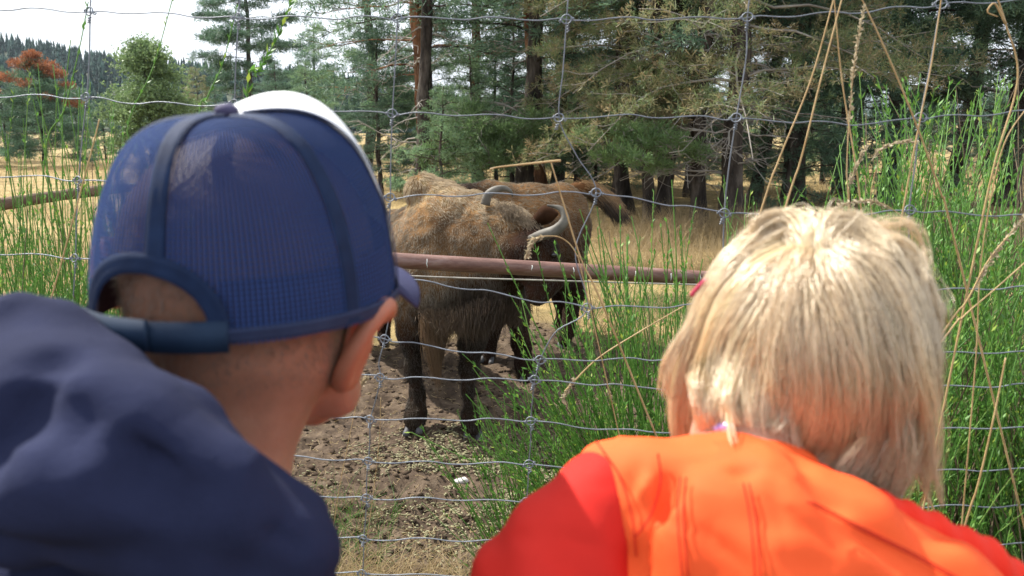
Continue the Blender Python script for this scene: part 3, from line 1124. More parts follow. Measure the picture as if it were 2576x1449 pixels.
# one knot, shared by every crossing: ring round both wires plus a short wrap below
m = MB()
th = np.linspace(0, 2 * math.pi * 1.25, 26)
m.tube(np.stack([0.0085 * np.cos(th + .4), -0.0026 + 0.0022 * np.sin(th * 1.0), 0.0075 * np.sin(th + .4) + 0.001], -1), 0.0012, 5)
th = np.linspace(0, 2 * math.pi * 2.6, 34)
m.tube(np.stack([0.0024 * np.cos(th), 0.0024 * np.sin(th), -0.009 - 0.0007 * th], -1), 0.00115, 5)
for s_ in (-1, 1):
    th = np.linspace(0, 2 * math.pi * 1.1, 14)
    m.tube(np.stack([s_ * (0.0085 + 0.0006 * th), 0.0026 * np.cos(th) - .001, 0.0026 * np.sin(th)], -1), 0.0011, 5)
knot_me = m.mesh('knot')
knot_me.materials.append(galv_m)
frot = math.atan2(FD[1], FD[0])
inv = Matrix.Translation(Vector(fence.location)).inverted()
for k in range(len(rows)):
    for c in range(6):
        o = bpy.data.objects.new('knot', knot_me)
        COL.objects.link(o)
        o.parent = fence
        p = Vector(on_fence(nodes_x[k][c], row_y(k, nodes_x[k][c]), -0.001))
        o.location = inv @ p
        o.rotation_euler = (wrs.uniform(-.15, .15), wrs.uniform(-.25, .25), frot + wrs.uniform(-.3, .3))

wood_post_m = nmat('weathered_post', [(0.3, (0.10, 0.085, 0.07)), (0.7, (0.25, 0.22, 0.18))], 6, 0.9, bump=0.004, stretch=(4, 4, .4))
for px in (-560, 3060):
    q = on_fence(px, 300)
    m = MB()
    m.tube([(q[0], q[1], float(gz(q[0], q[1])) - .3), (q[0], q[1], 1.2), (q[0], q[1], 2.15)], [.06, .055, .05], 12)
    m.build('fence_post', wood_post_m, fence)

# ---- rusty pipe rail and the thin cable behind the fence
rust_m, nt, pb, out = base_mat('rusty_pipe')
no = noise_node(nt, 14, 8, 0.7, 'Object', (0.5, 3, 3))
rp = ramp_node(nt, [(0.3, (0.075, 0.030, 0.022)), (0.48, (0.155, 0.072, 0.052)), (0.62, (0.21, 0.125, 0.105)), (0.78, (0.28, 0.14, 0.085))])
nt.links.new(no.outputs['Fac'], rp.inputs['Fac'])
nt.links.new(rp.outputs['Color'], pb.inputs['Base Color'])
pb.inputs['Roughness'].default_value = 0.55
nb = noise_node(nt, 120, 6, 0.7)
bp = nt.nodes.new('ShaderNodeBump')
bp.inputs['Distance'].default_value = 0.0012
nt.links.new(nb.outputs['Fac'], bp.inputs['Height'])
nt.links.new(bp.outputs[0], pb.inputs['Normal'])
rail = empty('pipe_rail', (0.6, 2.7, 0))
tag(rail, 'rusty iron pipe rail standing between the wire fence and the bison', 'rail')
pa, pz = at(560, 630, 2.62), at(2150, 722, 2.86)
m = MB()
L_ = 30
tt = np.linspace(0, 1, L_)[:, None]
m.tube(pa * (1 - tt) + pz * tt, 0.0265, 24)
m.build('pipe', rust_m, rail)
for q in (pa, pz):
    m = MB()
    q0 = q + np.array([0, 0.05, 0])
    m.tube([(q0[0], q0[1], float(gz(q0[0], q0[1])) - .3), (q0[0], q0[1], q0[2] * .5), (q0[0], q0[1], q0[2] + .03)], .028, 16)
    m.build('rail_post', rust_m, rail)
white_m = nmat('bird_lime', [(0.3, (0.55, 0.55, 0.52)), (0.7, (0.8, 0.8, 0.77))], 90, 0.8)
prs = np.random.RandomState(4)
m = MB()
for px, py, ln in ((1043, 664, 16), (1404, 668, 5), (1652, 668, 12), (1728, 671, 6), (1902, 682, 7), (1935, 681, 10), (1300, 666, 4), (1560, 672, 5)):
    tpos = (px - 560) / (2150 - 560)
    q = pa * (1 - tpos) + pz * tpos
    a = np.linspace(-.3, .3 + ln * .05, 5)
    pts = [q + np.array([prs.normal(0, .0012), -0.0268 * math.cos(t * .9 - .35), 0.0268 * math.sin(.35 - t * .9)]) for t in a]
    m.tube(pts, [.0006, .0018, .0022, .0014, .0005], 5)
m.build('white_droppings', white_m, rail)
cable_m = nmat('old_cable', [(0.3, (0.22, 0.20, 0.17)), (0.7, (0.40, 0.37, 0.32))], 40, 0.6, 0.4)
ca = [at(500, 660, 2.1), at(990, 692, 2.12), at(1400, 706, 2.16), at(1750, 716, 2.2), at(2300, 728, 2.26)]
m = MB()
m.tube(spline(ca, 60), 0.0022, 6)
cb = m.build('tension_cable', cable_m)
tag(cb, 'thin tan cable strung just below the rusty pipe', 'cable')

# weathered pole lying low in the meadow at the left
m = MB()
pl = spline([at(-260, 545, 4.9), at(0, 514, 5.1), at(120, 496, 5.3), at(300, 474, 5.5), at(520, 455, 5.8)], 30)
m.tube(pl, np.linspace(.045, .03, 30) * (1 + .05 * prs.normal(0, 1, 30)), 10)
pole_m = nmat('brown_pole', [(0.3, (0.07, 0.045, 0.03)), (0.7, (0.17, 0.11, 0.075))], 5, 0.9, bump=0.01, stretch=(.4, 3, 3))
lowrail = empty('wooden_rail', (-2.6, 5.2, 0))
tag(lowrail, 'low brown wooden rail in the meadow behind the left broom stalks', 'rail')
m.build('pole', pole_m, lowrail)
for q in (pl[3], pl[-3]):
    m = MB()
    m.tube([(q[0], q[1] + .06, -.3), (q[0], q[1] + .06, q[2] * .5), (q[0], q[1] + .06, q[2] + .08)], .05, 10)
    m.build('post', pole_m, lowrail)
# ================================================================== bison
hide_m = nmat('bison_hide', [(0.3, (0.05, 0.034, 0.022)), (0.7, (0.10, 0.07, 0.045))], 8, 0.95, 0.05, tint=True)
fur_m = strand_mat('bison_fur', 0.5, 0.035, 0.20, (1, .95, .85))
horn_m = nmat('horn', [(0.3, (0.075, 0.07, 0.06)), (0.6, (0.145, 0.14, 0.125)), (0.8, (0.20, 0.195, 0.18))], 14, 0.62, 0.2, bump=0.002, bscale=60, tint=True)
hoof_m = nmat('hoof', [(0.3, (0.028, 0.028, 0.030)), (0.7, (0.075, 0.075, 0.080))], 20, 0.6, 0.3, bump=0.002)
eye_m = nmat('dark_eye', [(0.3, (0.006, 0.004, 0.003)), (0.7, (0.012, 0.009, 0.007))], 10, 0.12, 0.6)
skin_in_m = nmat('ear_skin', [(0.3, (0.10, 0.045, 0.035)), (0.7, (0.17, 0.085, 0.065))], 20, 0.6)


def cc(x, y, Y, r):
    return (at(x, y, Y), r)


def fur(name, V, Q, n, rs, length, comb, colour, rad, parent, k=5, weight=None, gravity=0.5, jit=0.35, clump=0.0):
    P, N = sample(V, Q, n, rs, weight)
    L = length(P, N) * rs.uniform(0.6, 1.25, n)
    ok = L > 0.002
    P, N, L = P[ok], N[ok], L[ok]
    n = len(P)
    C = comb(P, N)
    C = C + 0.30 * np.stack([fbm(P * 9, 2, 51), fbm(P * 9, 2, 52), fbm(P * 9, 2, 53)], 1) * 1.6
    C -= N * (C * N).sum(1)[:, None]
    C /= np.linalg.norm(C, axis=1)[:, None] + 1e-9
    D = C * 0.85 + N * 0.42 + rs.normal(0, jit, (n, 3)) * 0.45
    D /= np.linalg.norm(D, axis=1)[:, None]
    pts = np.zeros((n, k, 3))
    pts[:, 0] = P - N * 0.003
    d = D.copy()
    for j in range(1, k):
        pts[:, j] = pts[:, j - 1] + d * (L / (k - 1))[:, None]
        d = d + (C * 0.25 + np.array([0, 0, -1.0]) * gravity * (L / 0.06)[:, None].clip(0, 1)) * 0.35
        d /= np.linalg.norm(d, axis=1)[:, None]
    if clump:
        g = np.stack([fbm(P * 22, 2, 61), fbm(P * 22, 2, 62), fbm(P * 22, 2, 63)], 1)
        pts += (np.linspace(0, 1, k) ** 1.5)[None, :, None] * g[:, None, :] * (L * clump)[:, None, None]
    col = colour(P, N) * (1 + rs.normal(0, 0.13, (n, 1)))
    taper = np.linspace(1, 0.35, k)[None, :]
    o = curves(name, pts, rad * taper * np.ones((n, 1)), col.clip(0.002, 1), fur_m, parent)
    o['kind'] = 'stuff'
    return o


def horn(pts, radii, parent):
    m = MB()
    n = 36
    p = spline(pts, n)
    r = np.interp(np.linspace(0, 1, n), np.linspace(0, 1, len(radii)), radii)
    r = r * (1 + 0.025 * np.sin(np.arange(n) * 2.1) * np.linspace(1, 0, n))
    t = np.linspace(0, 1, n)
    cl = np.stack([np.interp(t, [0, .3, .8, 1], [.75, 1.05, 1.0, .35]), np.interp(t, [0, .3, .8, 1], [.68, 1.0, .95, .32]),
                   np.interp(t, [0, .3, .8, 1], [.6, .95, .88, .3])], 1)
    m.tube(p, r, 12, c=None)
    me = m.mesh('horn')
    a = me.color_attributes.new('tint', 'FLOAT_COLOR', 'POINT')
    c = np.ones((len(me.vertices), 4), np.float32)
    c[:, :3] = np.repeat(cl, 12, axis=0)
    a.data.foreach_set('color', c.ravel())
    return link('horn', me, horn_m, parent)


def hoof(x, y, Y, s, parent, yaw=0.0):
    """two cleaves side by side"""
    for sd in (-1, 1):
        c = at(x, y, Y)
        c[2] = max(c[2], 0)
        pr = []
        f = np.array([math.sin(yaw), -math.cos(yaw), 0])
        l = np.array([math.cos(yaw), math.sin(yaw), 0])
        b = c + l * sd * 0.026 * s
        gzv = float(ground_z(b[0], b[1])[0])
        pr += chain([(np.array([b[0], b[1], gzv + .034 * s]) - f * .012, .023 * s), (np.array([b[0], b[1], gzv + .010 * s]) + f * .034 * s + l * sd * .010, .019 * s)])
        fl = lambda P, g=gzv: g + 0.001 - P[..., 2]
        V, Q = sdf_mesh(pr, 0.006, 0.01, cut=fl)
        link('hoof', mesh('hoof', V, Q), hoof_m, parent)


# ---------------------------------------------------------------- near bison
NB = 0.945                          # distance factor of the near bison


def a1(x, y, Y):
    return at(x, y, Y * NB)


def c1(x, y, Y, r):
    return (at(x, y, Y * NB), r * NB)


b1 = empty('bison', (a1(1110, 1090, 4.5)[0], 4.7, 0))
tag(b1, 'shaggy brown bison facing the fence, head turned to lick its flank, both horns raised', 'bison', 'bison at the fence')
prim = []
prim += chain([c1(1095, 520, 5.05, .14), c1(1115, 575, 4.95, .22), c1(1112, 640, 4.85, .265), c1(1100, 700, 4.78, .25), c1(1120, 740, 4.72, .14)])
prim += chain([c1(1066, 482, 5.0, .115), c1(1118, 512, 4.95, .125), c1(1180, 545, 4.85, .14), c1(1250, 580, 4.7, .14), c1(1310, 602, 4.56, .12)])
prim += chain([c1(1090, 640, 5.0, .29), c1(1000, 655, 5.6, .275), c1(930, 650, 6.35, .29)])
prim += chain([c1(1085, 590, 5.15, .19), c1(940, 610, 6.3, .22)])
# neck swinging to the right, then the head
prim += chain([c1(1130, 580, 4.85, .20), c1(1215, 620, 4.66, .19), c1(1290, 645, 4.52, .165)])
prim += chain([c1(1180, 690, 4.75, .18), c1(1260, 700, 4.60, .15)])
prim += chain([c1(1290, 585, 4.58, .125), c1(1340, 640, 4.42, .135), c1(1372, 700, 4.36, .085), c1(1352, 738, 4.33, .070)])
prim += [('e', a1(1285, 552, 4.66), np.array([.10, .08, .06]))]
# front legs
prim += chain([c1(1025, 760, 4.72, .11), c1(1034, 850, 4.68, .065), c1(1042, 930, 4.62, .046), c1(1050, 990, 4.58, .032), c1(1047, 1035, 4.54, .033), c1(1045, 1058, 4.5, .046), c1(1045, 1074, 4.46, .034)])
prim += chain([c1(1190, 770, 4.68, .11), c1(1188, 860, 4.64, .070), c1(1183, 930, 4.58, .050), c1(1180, 990, 4.52, .034), c1(1182, 1035, 4.48, .034), c1(1186, 1058, 4.45, .046), c1(1188, 1076, 4.41, .034)])
# hind legs, mostly hidden
for hx_ in (880, 965):
    prim += chain([c1(hx_, 700, 6.4, .16), c1(hx_ + 10, 770, 6.45, .075), c1(hx_ - 2, 805, 6.55, .05), c1(hx_ + 2, 850, 6.5, .042), c1(hx_ + 2, 868, 6.42, .045)])


def b_disp(P):
    return 0.014 * vnoise(P * 6, 71) + 0.007 * vnoise(P * 19, 72) + .004 * vnoise(P * 36, 73)


V1, Q1 = sdf_mesh(prim, 0.018, 0.055, b_disp)
dark = np.array([0.026, 0.017, 0.012])
tan = np.array([0.215, 0.176, 0.128])
sunlit_gold = np.array([0.40, 0.31, 0.195])
brown = np.array([0.092, 0.068, 0.049])


def to_px(P):
    c, s = math.cos(PITCH), math.sin(PITCH)
    x, y, z = P[:, 0], P[:, 1], P[:, 2] - CAMZ
    f = y * c - z * s
    u = y * s + z * c
    return (512 + FPX * x / f) * K, (288 - FPX * u / f) * K


# anatomical landmarks of the near bison
HUMP, POLL, MUZ = a1(1070, 450, 5.0), a1(1305, 560, 4.58), a1(1352, 745, 4.30)
NECKA, NECKB = a1(1120, 500, 4.9), a1(1300, 580, 4.6)


def seg_d(P, a, b):
    ba = b - a
    t = np.clip(((P - a) @ ba) / (ba @ ba), 0, 1)
    return np.linalg.norm(P - a - t[:, None] * ba, axis=1), t


def col1(P, N):
    z = P[:, 2]
    n = fbm(P * 5, 3, 81)[:, None]
    c = lerp(brown, tan, sstep(0.55, 0.98, z + 0.12 * n[:, 0])[:, None])
    c = lerp(c, sunlit_gold, (sstep(.40, .06, seg_d(P, HUMP, NECKB)[0]) * .85)[:, None])  # sunlight on hump and neck ridge, put into the coat colour
    # shade under the mane, coloured in as a brown band along the neck
    dn, _ = seg_d(P, a1(1120, 572, 4.62), a1(1290, 618, 4.38))
    c = lerp(c, brown * .8, (sstep(.16, .04, dn) * .7)[:, None])
    # dark face, throat and lower legs
    df, _ = seg_d(P, a1(1362, 655, 4.38), MUZ)
    c = lerp(c, dark * 1.45, sstep(.27, .17, df)[:, None])
    dt, _ = seg_d(P, a1(1200, 760, 4.55), a1(1330, 720, 4.4))
    c = lerp(c, dark * 1.3, (sstep(.22, .08, dt) * .9)[:, None])
    c = lerp(c, dark * 1.0, sstep(.66, .50, z)[:, None])
    curl = 1 + .30 * vnoise(P * np.array([30, 30, 22]), 87)[:, None]
    return c * (1 + 0.26 * n) * curl


def len1(P, N):
    z = P[:, 2]
    L = np.full(len(P), .019)
    L += .018 * sstep(.26, .05, seg_d(P, HUMP, NECKB)[0])
    L = np.where(z < .62, .016, L)
    L += .035 * sstep(.25, .1, seg_d(P, a1(1120, 800, 4.6), a1(1290, 770, 4.5))[0])
    df, _ = seg_d(P, a1(1345, 655, 4.40), MUZ)
    L = lerp(L, .014, sstep(.22, .16, df))
    return L


def comb1(P, N):
    # hair flows down the shoulder, and along the neck towards the back
    c = np.tile([0.10, -0.1, -0.9], (len(P), 1))
    w = sstep(.35, .1, seg_d(P, NECKA, NECKB)[0])[:, None]
    return c * (1 - w) + np.array([0.65, -.2, -.55]) * w


tv = col1(V1, vnormals(V1, Q1))
link('body', mesh('body', V1, Q1, True, (tv * 9).clip(0.2, 3)), hide_m, b1)
frs = np.random.RandomState(12)
camv = lambda P: np.where(P[:, 1] < 5.6, 1.0, 0.35)
fur('coat', V1, Q1, 140000, frs, len1, comb1, col1, 0.0011, b1, weight=camv, clump=.4, jit=.25)


def hanging(name, path, n, L0, L1, spread, col, parent, rs, rad=0.0012, k=8, sway=(0, 0, 0)):
    """a curtain of long hair hanging from a path"""
    t = rs.rand(n)
    pp = spline(path, 40)
    P = np.stack([np.interp(t, np.linspace(0, 1, 40), pp[:, i]) for i in range(3)], 1) + rs.normal(0, spread, (n, 3))
    lock = np.stack([vnoise(np.stack([t * 13, t * 0 + i, t * 0], -1), 90) for i in range(3)], 1)
    L = np.interp(t, np.linspace(0, 1, len(L0)), L0) * rs.uniform(.55, 1.1, n) * (1 + .25 * lock[:, 0])
    s = np.linspace(0, 1, k)
    D = np.tile([0.0, 0, -1.0], (n, 1)) + rs.normal(0, .07, (n, 3)) + lock * .22 + np.array(sway)
    pts = P[:, None] + D[:, None] * (s[None, :, None] * L[:, None, None])
    pts += (s ** 2)[None, :, None] * rs.normal(0, .015, (n, 1, 3))
    pts[..., :2] -= (s ** 1.5)[None, :, None] * (pts[..., :2] - pts[:, :1, :2].mean(0)) * L1
    c = col(t) * (1 + rs.normal(0, .18, (n, 1)))
    o = curves(name, pts, rad * np.linspace(1, .4, k)[None], c.clip(.003, 1), fur_m, parent)
    o['kind'] = 'stuff'


tc = lambda t: lerp(np.array([.11, .073, .046]), np.array([.045, .03, .022]), sstep(.35, .9, t)[:, None])
hanging('chest_mane', [a1(1070, 790, 4.55), a1(1120, 805, 4.50), a1(1190, 785, 4.45), a1(1250, 765, 4.42)], 4500, [.02, .05, .09, .08], .08, .026, tc, b1, frs)
hanging('chest_mane', [a1(1072, 800, 4.54), a1(1125, 805, 4.52)], 3600, [.30, .12], .75, .017,
        lambda t: lerp(np.array([[.17, .105, .058]]), np.array([[.08, .055, .038]]), t[:, None]), b1, frs, sway=(-.06, 0, 0))
hanging('chest_mane', [a1(1220, 760, 4.56), a1(1290, 755, 4.55), a1(1310, 750, 4.55)], 2400, [.08, .10, .07], .05, .03,
        lambda t: np.tile([.075, .05, .035], (len(t), 1)), b1, frs)
# bent crown hair between the horns
hanging('forelock', [a1(1255, 520, 4.5), a1(1300, 540, 4.46), a1(1345, 580, 4.40)], 1100, [.03, .04, .04], .05, .022,
        lambda t: np.tile([.20, .15, .10], (len(t), 1)), b1, frs, sway=(.5, -.2, .2))

horn([a1(1335, 604, 4.30), a1(1362, 592, 4.27), a1(1400, 578, 4.24), a1(1421, 551, 4.24), a1(1410, 525, 4.26), a1(1376, 516, 4.28)],
     [.026, .028, .028, .023, .015, .004], b1)
horn([a1(1221, 515, 4.62), a1(1227, 492, 4.62), a1(1245, 478, 4.62), a1(1267, 474, 4.63), a1(1284, 481, 4.64), a1(1290, 494, 4.65)],
     [.026, .024, .021, .017, .011, .003], b1)
# ears
for pts in ([a1(1345, 560, 4.46), a1(1375, 540, 4.42), a1(1400, 538, 4.40)],):
    V, Q = sdf_mesh(chain([(pts[0], .03), (pts[1], .045), (pts[2], .012)]), .008, .02)
    link('ear', mesh('ear', V, Q, True, np.tile([.45, .30, .24], (len(V), 1))), hide_m, b1)
# eye and nostril side
V, Q = sdf_mesh([('e', a1(1395, 642, 4.285), np.array([.02, .014, .016]))], .004, .005)
link('eye', mesh('eye', V, Q), eye_m, b1)
hoof(1042, 1080, 4.46 * NB, 1.05, b1, -.15)
hoof(1190, 1084, 4.42 * NB, 1.05, b1, .1)
# tail tuft seen low at the left of the chest
hanging('tail_tuft', [a1(966, 745, 6.6), a1(970, 760, 6.6)], 900, [.16, .16], .2, .02, lambda t: np.tile(dark, (len(t), 1)), b1, frs)

# ---------------------------------------------------------------- far bison
b2 = empty('bison', (at(1330, 900, 6.0)[0], 6.1, 0))
tag(b2, 'brown bison standing behind the first, its tail swishing out to the right', 'bison', 'bison at the fence')
prim = []
prim += chain([cc(1175, 570, 5.85, .28), cc(1250, 592, 5.95, .31), cc(1330, 592, 6.1, .31), cc(1398, 582, 6.3, .28)])
prim += chain([cc(1165, 508, 5.75, .13), cc(1235, 515, 5.95, .16), cc(1330, 512, 6.15, .14), cc(1415, 508, 6.35, .14), cc(1455, 515, 6.4, .07)])
prim += chain([cc(1180, 580, 5.75, .25), cc(1200, 610, 5.55, .17), cc(1210, 680, 5.36, .115), cc(1212, 735, 5.30, .07)])
prim += chain([cc(1400, 610, 6.3, .25), cc(1422, 665, 6.3, .165), cc(1434, 705, 6.28, .11), cc(1450, 735, 6.32, .065), cc(1434, 790, 6.25, .048), cc(1424, 835, 6.18, .045), cc(1418, 860, 6.12, .05)])
prim += chain([cc(1380, 620, 6.6, .22), cc(1400, 700, 6.6, .10), cc(1412, 760, 6.6, .05), cc(1412, 815, 6.6, .045), cc(1412, 838, 6.55, .045)])
prim += chain([cc(1245, 700, 5.75, .15), cc(1238, 790, 5.7, .085), cc(1230, 850, 5.7, .058), cc(1226, 900, 5.68, .05), cc(1224, 918, 5.64, .05)])
prim += chain([cc(1285, 700, 5.55, .14), cc(1300, 790, 5.4, .08), cc(1308, 860, 5.35, .055), cc(1318, 920, 5.32, .045), cc(1326, 958, 5.27, .05)])
V2, Q2 = sdf_mesh(prim, 0.022, 0.07, b_disp)


def col2(P, N):
    z = P[:, 2]
    n = fbm(P * 4, 3, 85)[:, None]
    c = lerp(brown * .9, np.array([.185, .138, .088]), sstep(.85, 1.12, z + .05 * n[:, 0])[:, None])
    c = lerp(c, dark, sstep(at(1250, 500, 5.9)[0], at(1190, 500, 5.8)[0], P[:, 0])[:, None] * .95)
    c = lerp(c, dark * 1.1, sstep(.72, .52, z)[:, None])
    return c * (1 + .22 * n)


tv = col2(V2, vnormals(V2, Q2))
link('body', mesh('body', V2, Q2, True, (tv * 9).clip(.2, 3)), hide_m, b2)
fur('coat', V2, Q2, 52000, frs, lambda P, N: np.where(P[:, 2] > .6, .024, .014), lambda P, N: np.tile([.5, .1, -.45], (len(P), 1)), col2, .0015, b2, clump=.3)
tail = spline([at(1445, 478, 6.42), at(1480, 476, 6.5), at(1518, 497, 6.5), at(1548, 523, 6.45)], 14)
V, Q = sdf_mesh(chain([(tail[i], r) for i, r in zip(range(14), np.linspace(.055, .022, 14))]), .012, .02)
tl = link('tail', mesh('tail', V, Q, True, np.tile([1.2, .8, .5], (len(V), 1))), hide_m, b2)
n = 6500
t = frs.rand(n) ** .8
P = np.stack([np.interp(t, np.linspace(0, 1, 14), tail[:, i]) for i in range(3)], 1) + frs.normal(0, .026, (n, 3))
tg = np.gradient(tail, axis=0)
tg /= np.linalg.norm(tg, axis=1)[:, None]
D = np.stack([np.interp(t, np.linspace(0, 1, 14), tg[:, i]) for i in range(3)], 1) + frs.normal(0, .16, (n, 3)) + np.array([0, 0, -.12])
L = lerp(.08, .10, t) * frs.uniform(.6, 1.1, n)
s = np.linspace(0, 1, 6)
pts = P[:, None] + D[:, None] * (s[None, :, None] * L[:, None, None])
pts[..., 2] -= (s ** 2)[None] * .02
up = frs.rand(n, 1)
c = lerp(np.array([.22, .135, .065]), dark * 1.2, sstep(.02, -.06, (P - np.stack([np.interp(t, np.linspace(0, 1, 14), tail[:, i]) for i in range(3)], 1))[:, 2:3] + .01 - .05 * (t[:, None] > .7)))
o = curves('tail_hair', pts, .0018 * np.linspace(1, .4, 6)[None], c * (1 + frs.normal(0, .15, (n, 1))), fur_m, b2)
o['kind'] = 'stuff'
hoof(1418, 868, 6.12, 1.0, b2, .3)
hoof(1226, 922, 5.64, 1.0, b2, -.2)
hoof(1328, 965, 5.26, 1.0, b2, -.2)
# ================================================================== meadow grass, litter, broom, stalks
grass_m = strand_mat('grass_blades', 0.5, 0.03, 0.35)
prs = np.random.RandomState(21)


def blades(name, x, y, L, colr, rad, lean=0.5, k=4, label=None, cat=None, bend=0.6, zz=None):
    n = len(x)
    z = ground_z(x, y) if zz is None else zz
    az = prs.rand(n) * 6.283
    ln = np.abs(prs.normal(0, lean, n))
    s = np.linspace(0, 1, k)
    d = np.stack([np.cos(az) * ln, np.sin(az) * ln, np.ones(n)], 1)
    d /= np.linalg.norm(d, axis=1)[:, None]
    pts = np.stack([x, y, z - .01], 1)[:, None] + d[:, None] * (s[None, :, None] * L[:, None, None])
    b = bend * prs.rand(n) * L
    pts[..., 0] += (s ** 2)[None] * (np.cos(az) * b)[:, None]
    pts[..., 1] += (s ** 2)[None] * (np.sin(az) * b)[:, None]
    pts[..., 2] -= (s ** 2.5)[None] * (b * .6)[:, None]
    o = curves(name, pts, (rad[:, None] if np.ndim(rad) else rad) * np.linspace(1, .35, k)[None], colr, grass_m)
    tag(o, label, cat, kind='stuff')
    return o


straw = lambda n: lerp(np.array([.24, .165, .07]), np.array([.50, .38, .20]), prs.rand(n, 1)) * prs.uniform(.75, 1.15, (n, 1))
green = lambda n: lerp(np.array([.055, .10, .025]), np.array([.13, .19, .05]), prs.rand(n, 1))

# dry meadow: density falls with distance, blades get coarser
N = 150000
Y = 5.6 + 34 * prs.rand(N) ** 2.1
Xx = prs.uniform(-.72, .72, N) * Y * 1.05
mm = mud_mask(Xx, Y)
p2 = np.stack([Xx * .55, Y * .55, Xx * 0], -1)
pat = fbm(p2, 3, 91)
keep = (prs.rand(N) > mm * 1.02) & (prs.rand(N) < .55 + .9 * pat)
Xx, Y, pat = Xx[keep], Y[keep], pat[keep]
L = prs.uniform(.07, .20, len(Y)) * (1 + .9 * np.clip(pat, 0, 1)) * (1 + Y / 40)
blades('dry_grass', Xx, Y, L, straw(len(Y)), .0011 * (1 + Y / 14), .75, label='dry straw coloured grass of the meadow', cat='grass', bend=.9)
# greyish seed-head haze and taller clumps under the pines
N = 11000
cx = prs.uniform(1.2, 6.5, 70)
cy = prs.uniform(8.2, 13.5, 70)
i = prs.randint(70, size=N)
Xx, Y = cx[i] + prs.normal(0, .28, N), cy[i] + prs.normal(0, .28, N)
c = lerp(straw(N) * 1.05, np.array([[.26, .20, .12]]), prs.rand(N, 1) * .5)
blades('tall_meadow_grass', Xx, Y, prs.uniform(.25, .62, N), c, .0016, .28, label='taller wispy dry grass in front of the leaning pines', cat='grass', bend=.45)
# green growth between the mud and the dry meadow
N = 16000
cx = np.concatenate([prs.uniform(.9, 3.4, 46), prs.uniform(-3.2, -1.5, 14)])
cy = np.concatenate([prs.uniform(5.6, 9.5, 46), prs.uniform(4.2, 8.5, 14)])
i = prs.randint(60, size=N)
Xx, Y = cx[i] + prs.normal(0, .22, N), cy[i] + prs.normal(0, .3, N)
blades('green_grass', Xx, Y, prs.uniform(.03, .13, N), green(N), .0013, .6, label='low green grass at the rim of the bare earth', cat='grass')

# mud clods
def lumps(n, x, y, size, seed, flat=.6):
    rs = np.random.RandomState(seed)
    ph = (1 + 5 ** .5) / 2
    ico = np.array([(-1, ph, 0), (1, ph, 0), (-1, -ph, 0), (1, -ph, 0), (0, -1, ph), (0, 1, ph), (0, -1, -ph), (0, 1, -ph), (ph, 0, -1), (ph, 0, 1), (-ph, 0, -1), (-ph, 0, 1)]) / 1.9
    f = np.array([(0, 11, 5), (0, 5, 1), (0, 1, 7), (0, 7, 10), (0, 10, 11), (1, 5, 9), (5, 11, 4), (11, 10, 2), (10, 7, 6), (7, 1, 8), (3, 9, 4), (3, 4, 2), (3, 2, 6), (3, 6, 8), (3, 8, 9), (4, 9, 5), (2, 4, 11), (6, 2, 10), (8, 6, 7), (9, 8, 1)])
    V = ico[None] * rs.uniform(.65, 1.35, (n, 12, 1)) * (size[:, None, None] * np.stack([rs.uniform(.7, 1.5, n), rs.uniform(.7, 1.3, n), rs.uniform(.4, 1, n) * flat / .6], 1)[:, None])
    a = rs.rand(n) * 6.28
    c, s = np.cos(a)[:, None], np.sin(a)[:, None]
    Vx, Vy = V[..., 0] * c - V[..., 1] * s, V[..., 0] * s + V[..., 1] * c
    V = np.stack([Vx + x[:, None], Vy + y[:, None], V[..., 2] + (ground_z(x, y) + size * .15)[:, None]], -1)
    F = (f[None] + 12 * np.arange(n)[:, None, None]).reshape(-1, 3)
    return V.reshape(-1, 3), F


clod_m = nmat('earth_clods', [(0.25, (0.028, 0.019, 0.013)), (0.55, (0.075, 0.052, 0.035)), (0.85, (0.15, 0.11, 0.075))], 30, 0.95, .1, bump=.004,
              bscale=160, island=True)
N = 12000
Y = 2.4 + 4.6 * prs.rand(N) ** 1.2
Xx = prs.uniform(-.62, .66, N) * Y
k_ = prs.rand(N) < mud_mask(Xx, Y) + .1
Xx, Y = Xx[k_], Y[k_]
V, F_ = lumps(len(Y), Xx, Y, .004 + .021 * prs.rand(len(Y)) ** 3.5, 5, .42)
tag(link('earth_clods', mesh('earth_clods', V, F_, False), clod_m), 'crumbled clods of dark trodden earth in the enclosure', 'earth', kind='stuff')

# straw bits lying on the earth
N = 12000
Y = 2.5 + 4.8 * prs.rand(N) ** 1.2
Xx = prs.uniform(-.62, .62, N) * Y
z = ground_z(Xx, Y) + .004 + .012 * prs.rand(N)
az = prs.rand(N) * 6.28
L = .008 + .05 * prs.rand(N) ** 2.5
d = np.stack([np.cos(az) * L, np.sin(az) * L, prs.normal(0, .22, N) * L], 1)
s = np.array([-.5, 0, .5])
pts = np.stack([Xx, Y, z], 1)[:, None] + d[:, None] * s[None, :, None]
pts[:, 1] += prs.normal(0, .002, (N, 3))
o = curves('straw_litter', pts, .0011 * np.ones((N, 3)), straw(N) * .95, grass_m)
tag(o, 'short bits of straw strewn over the dark earth', 'straw', kind='stuff')

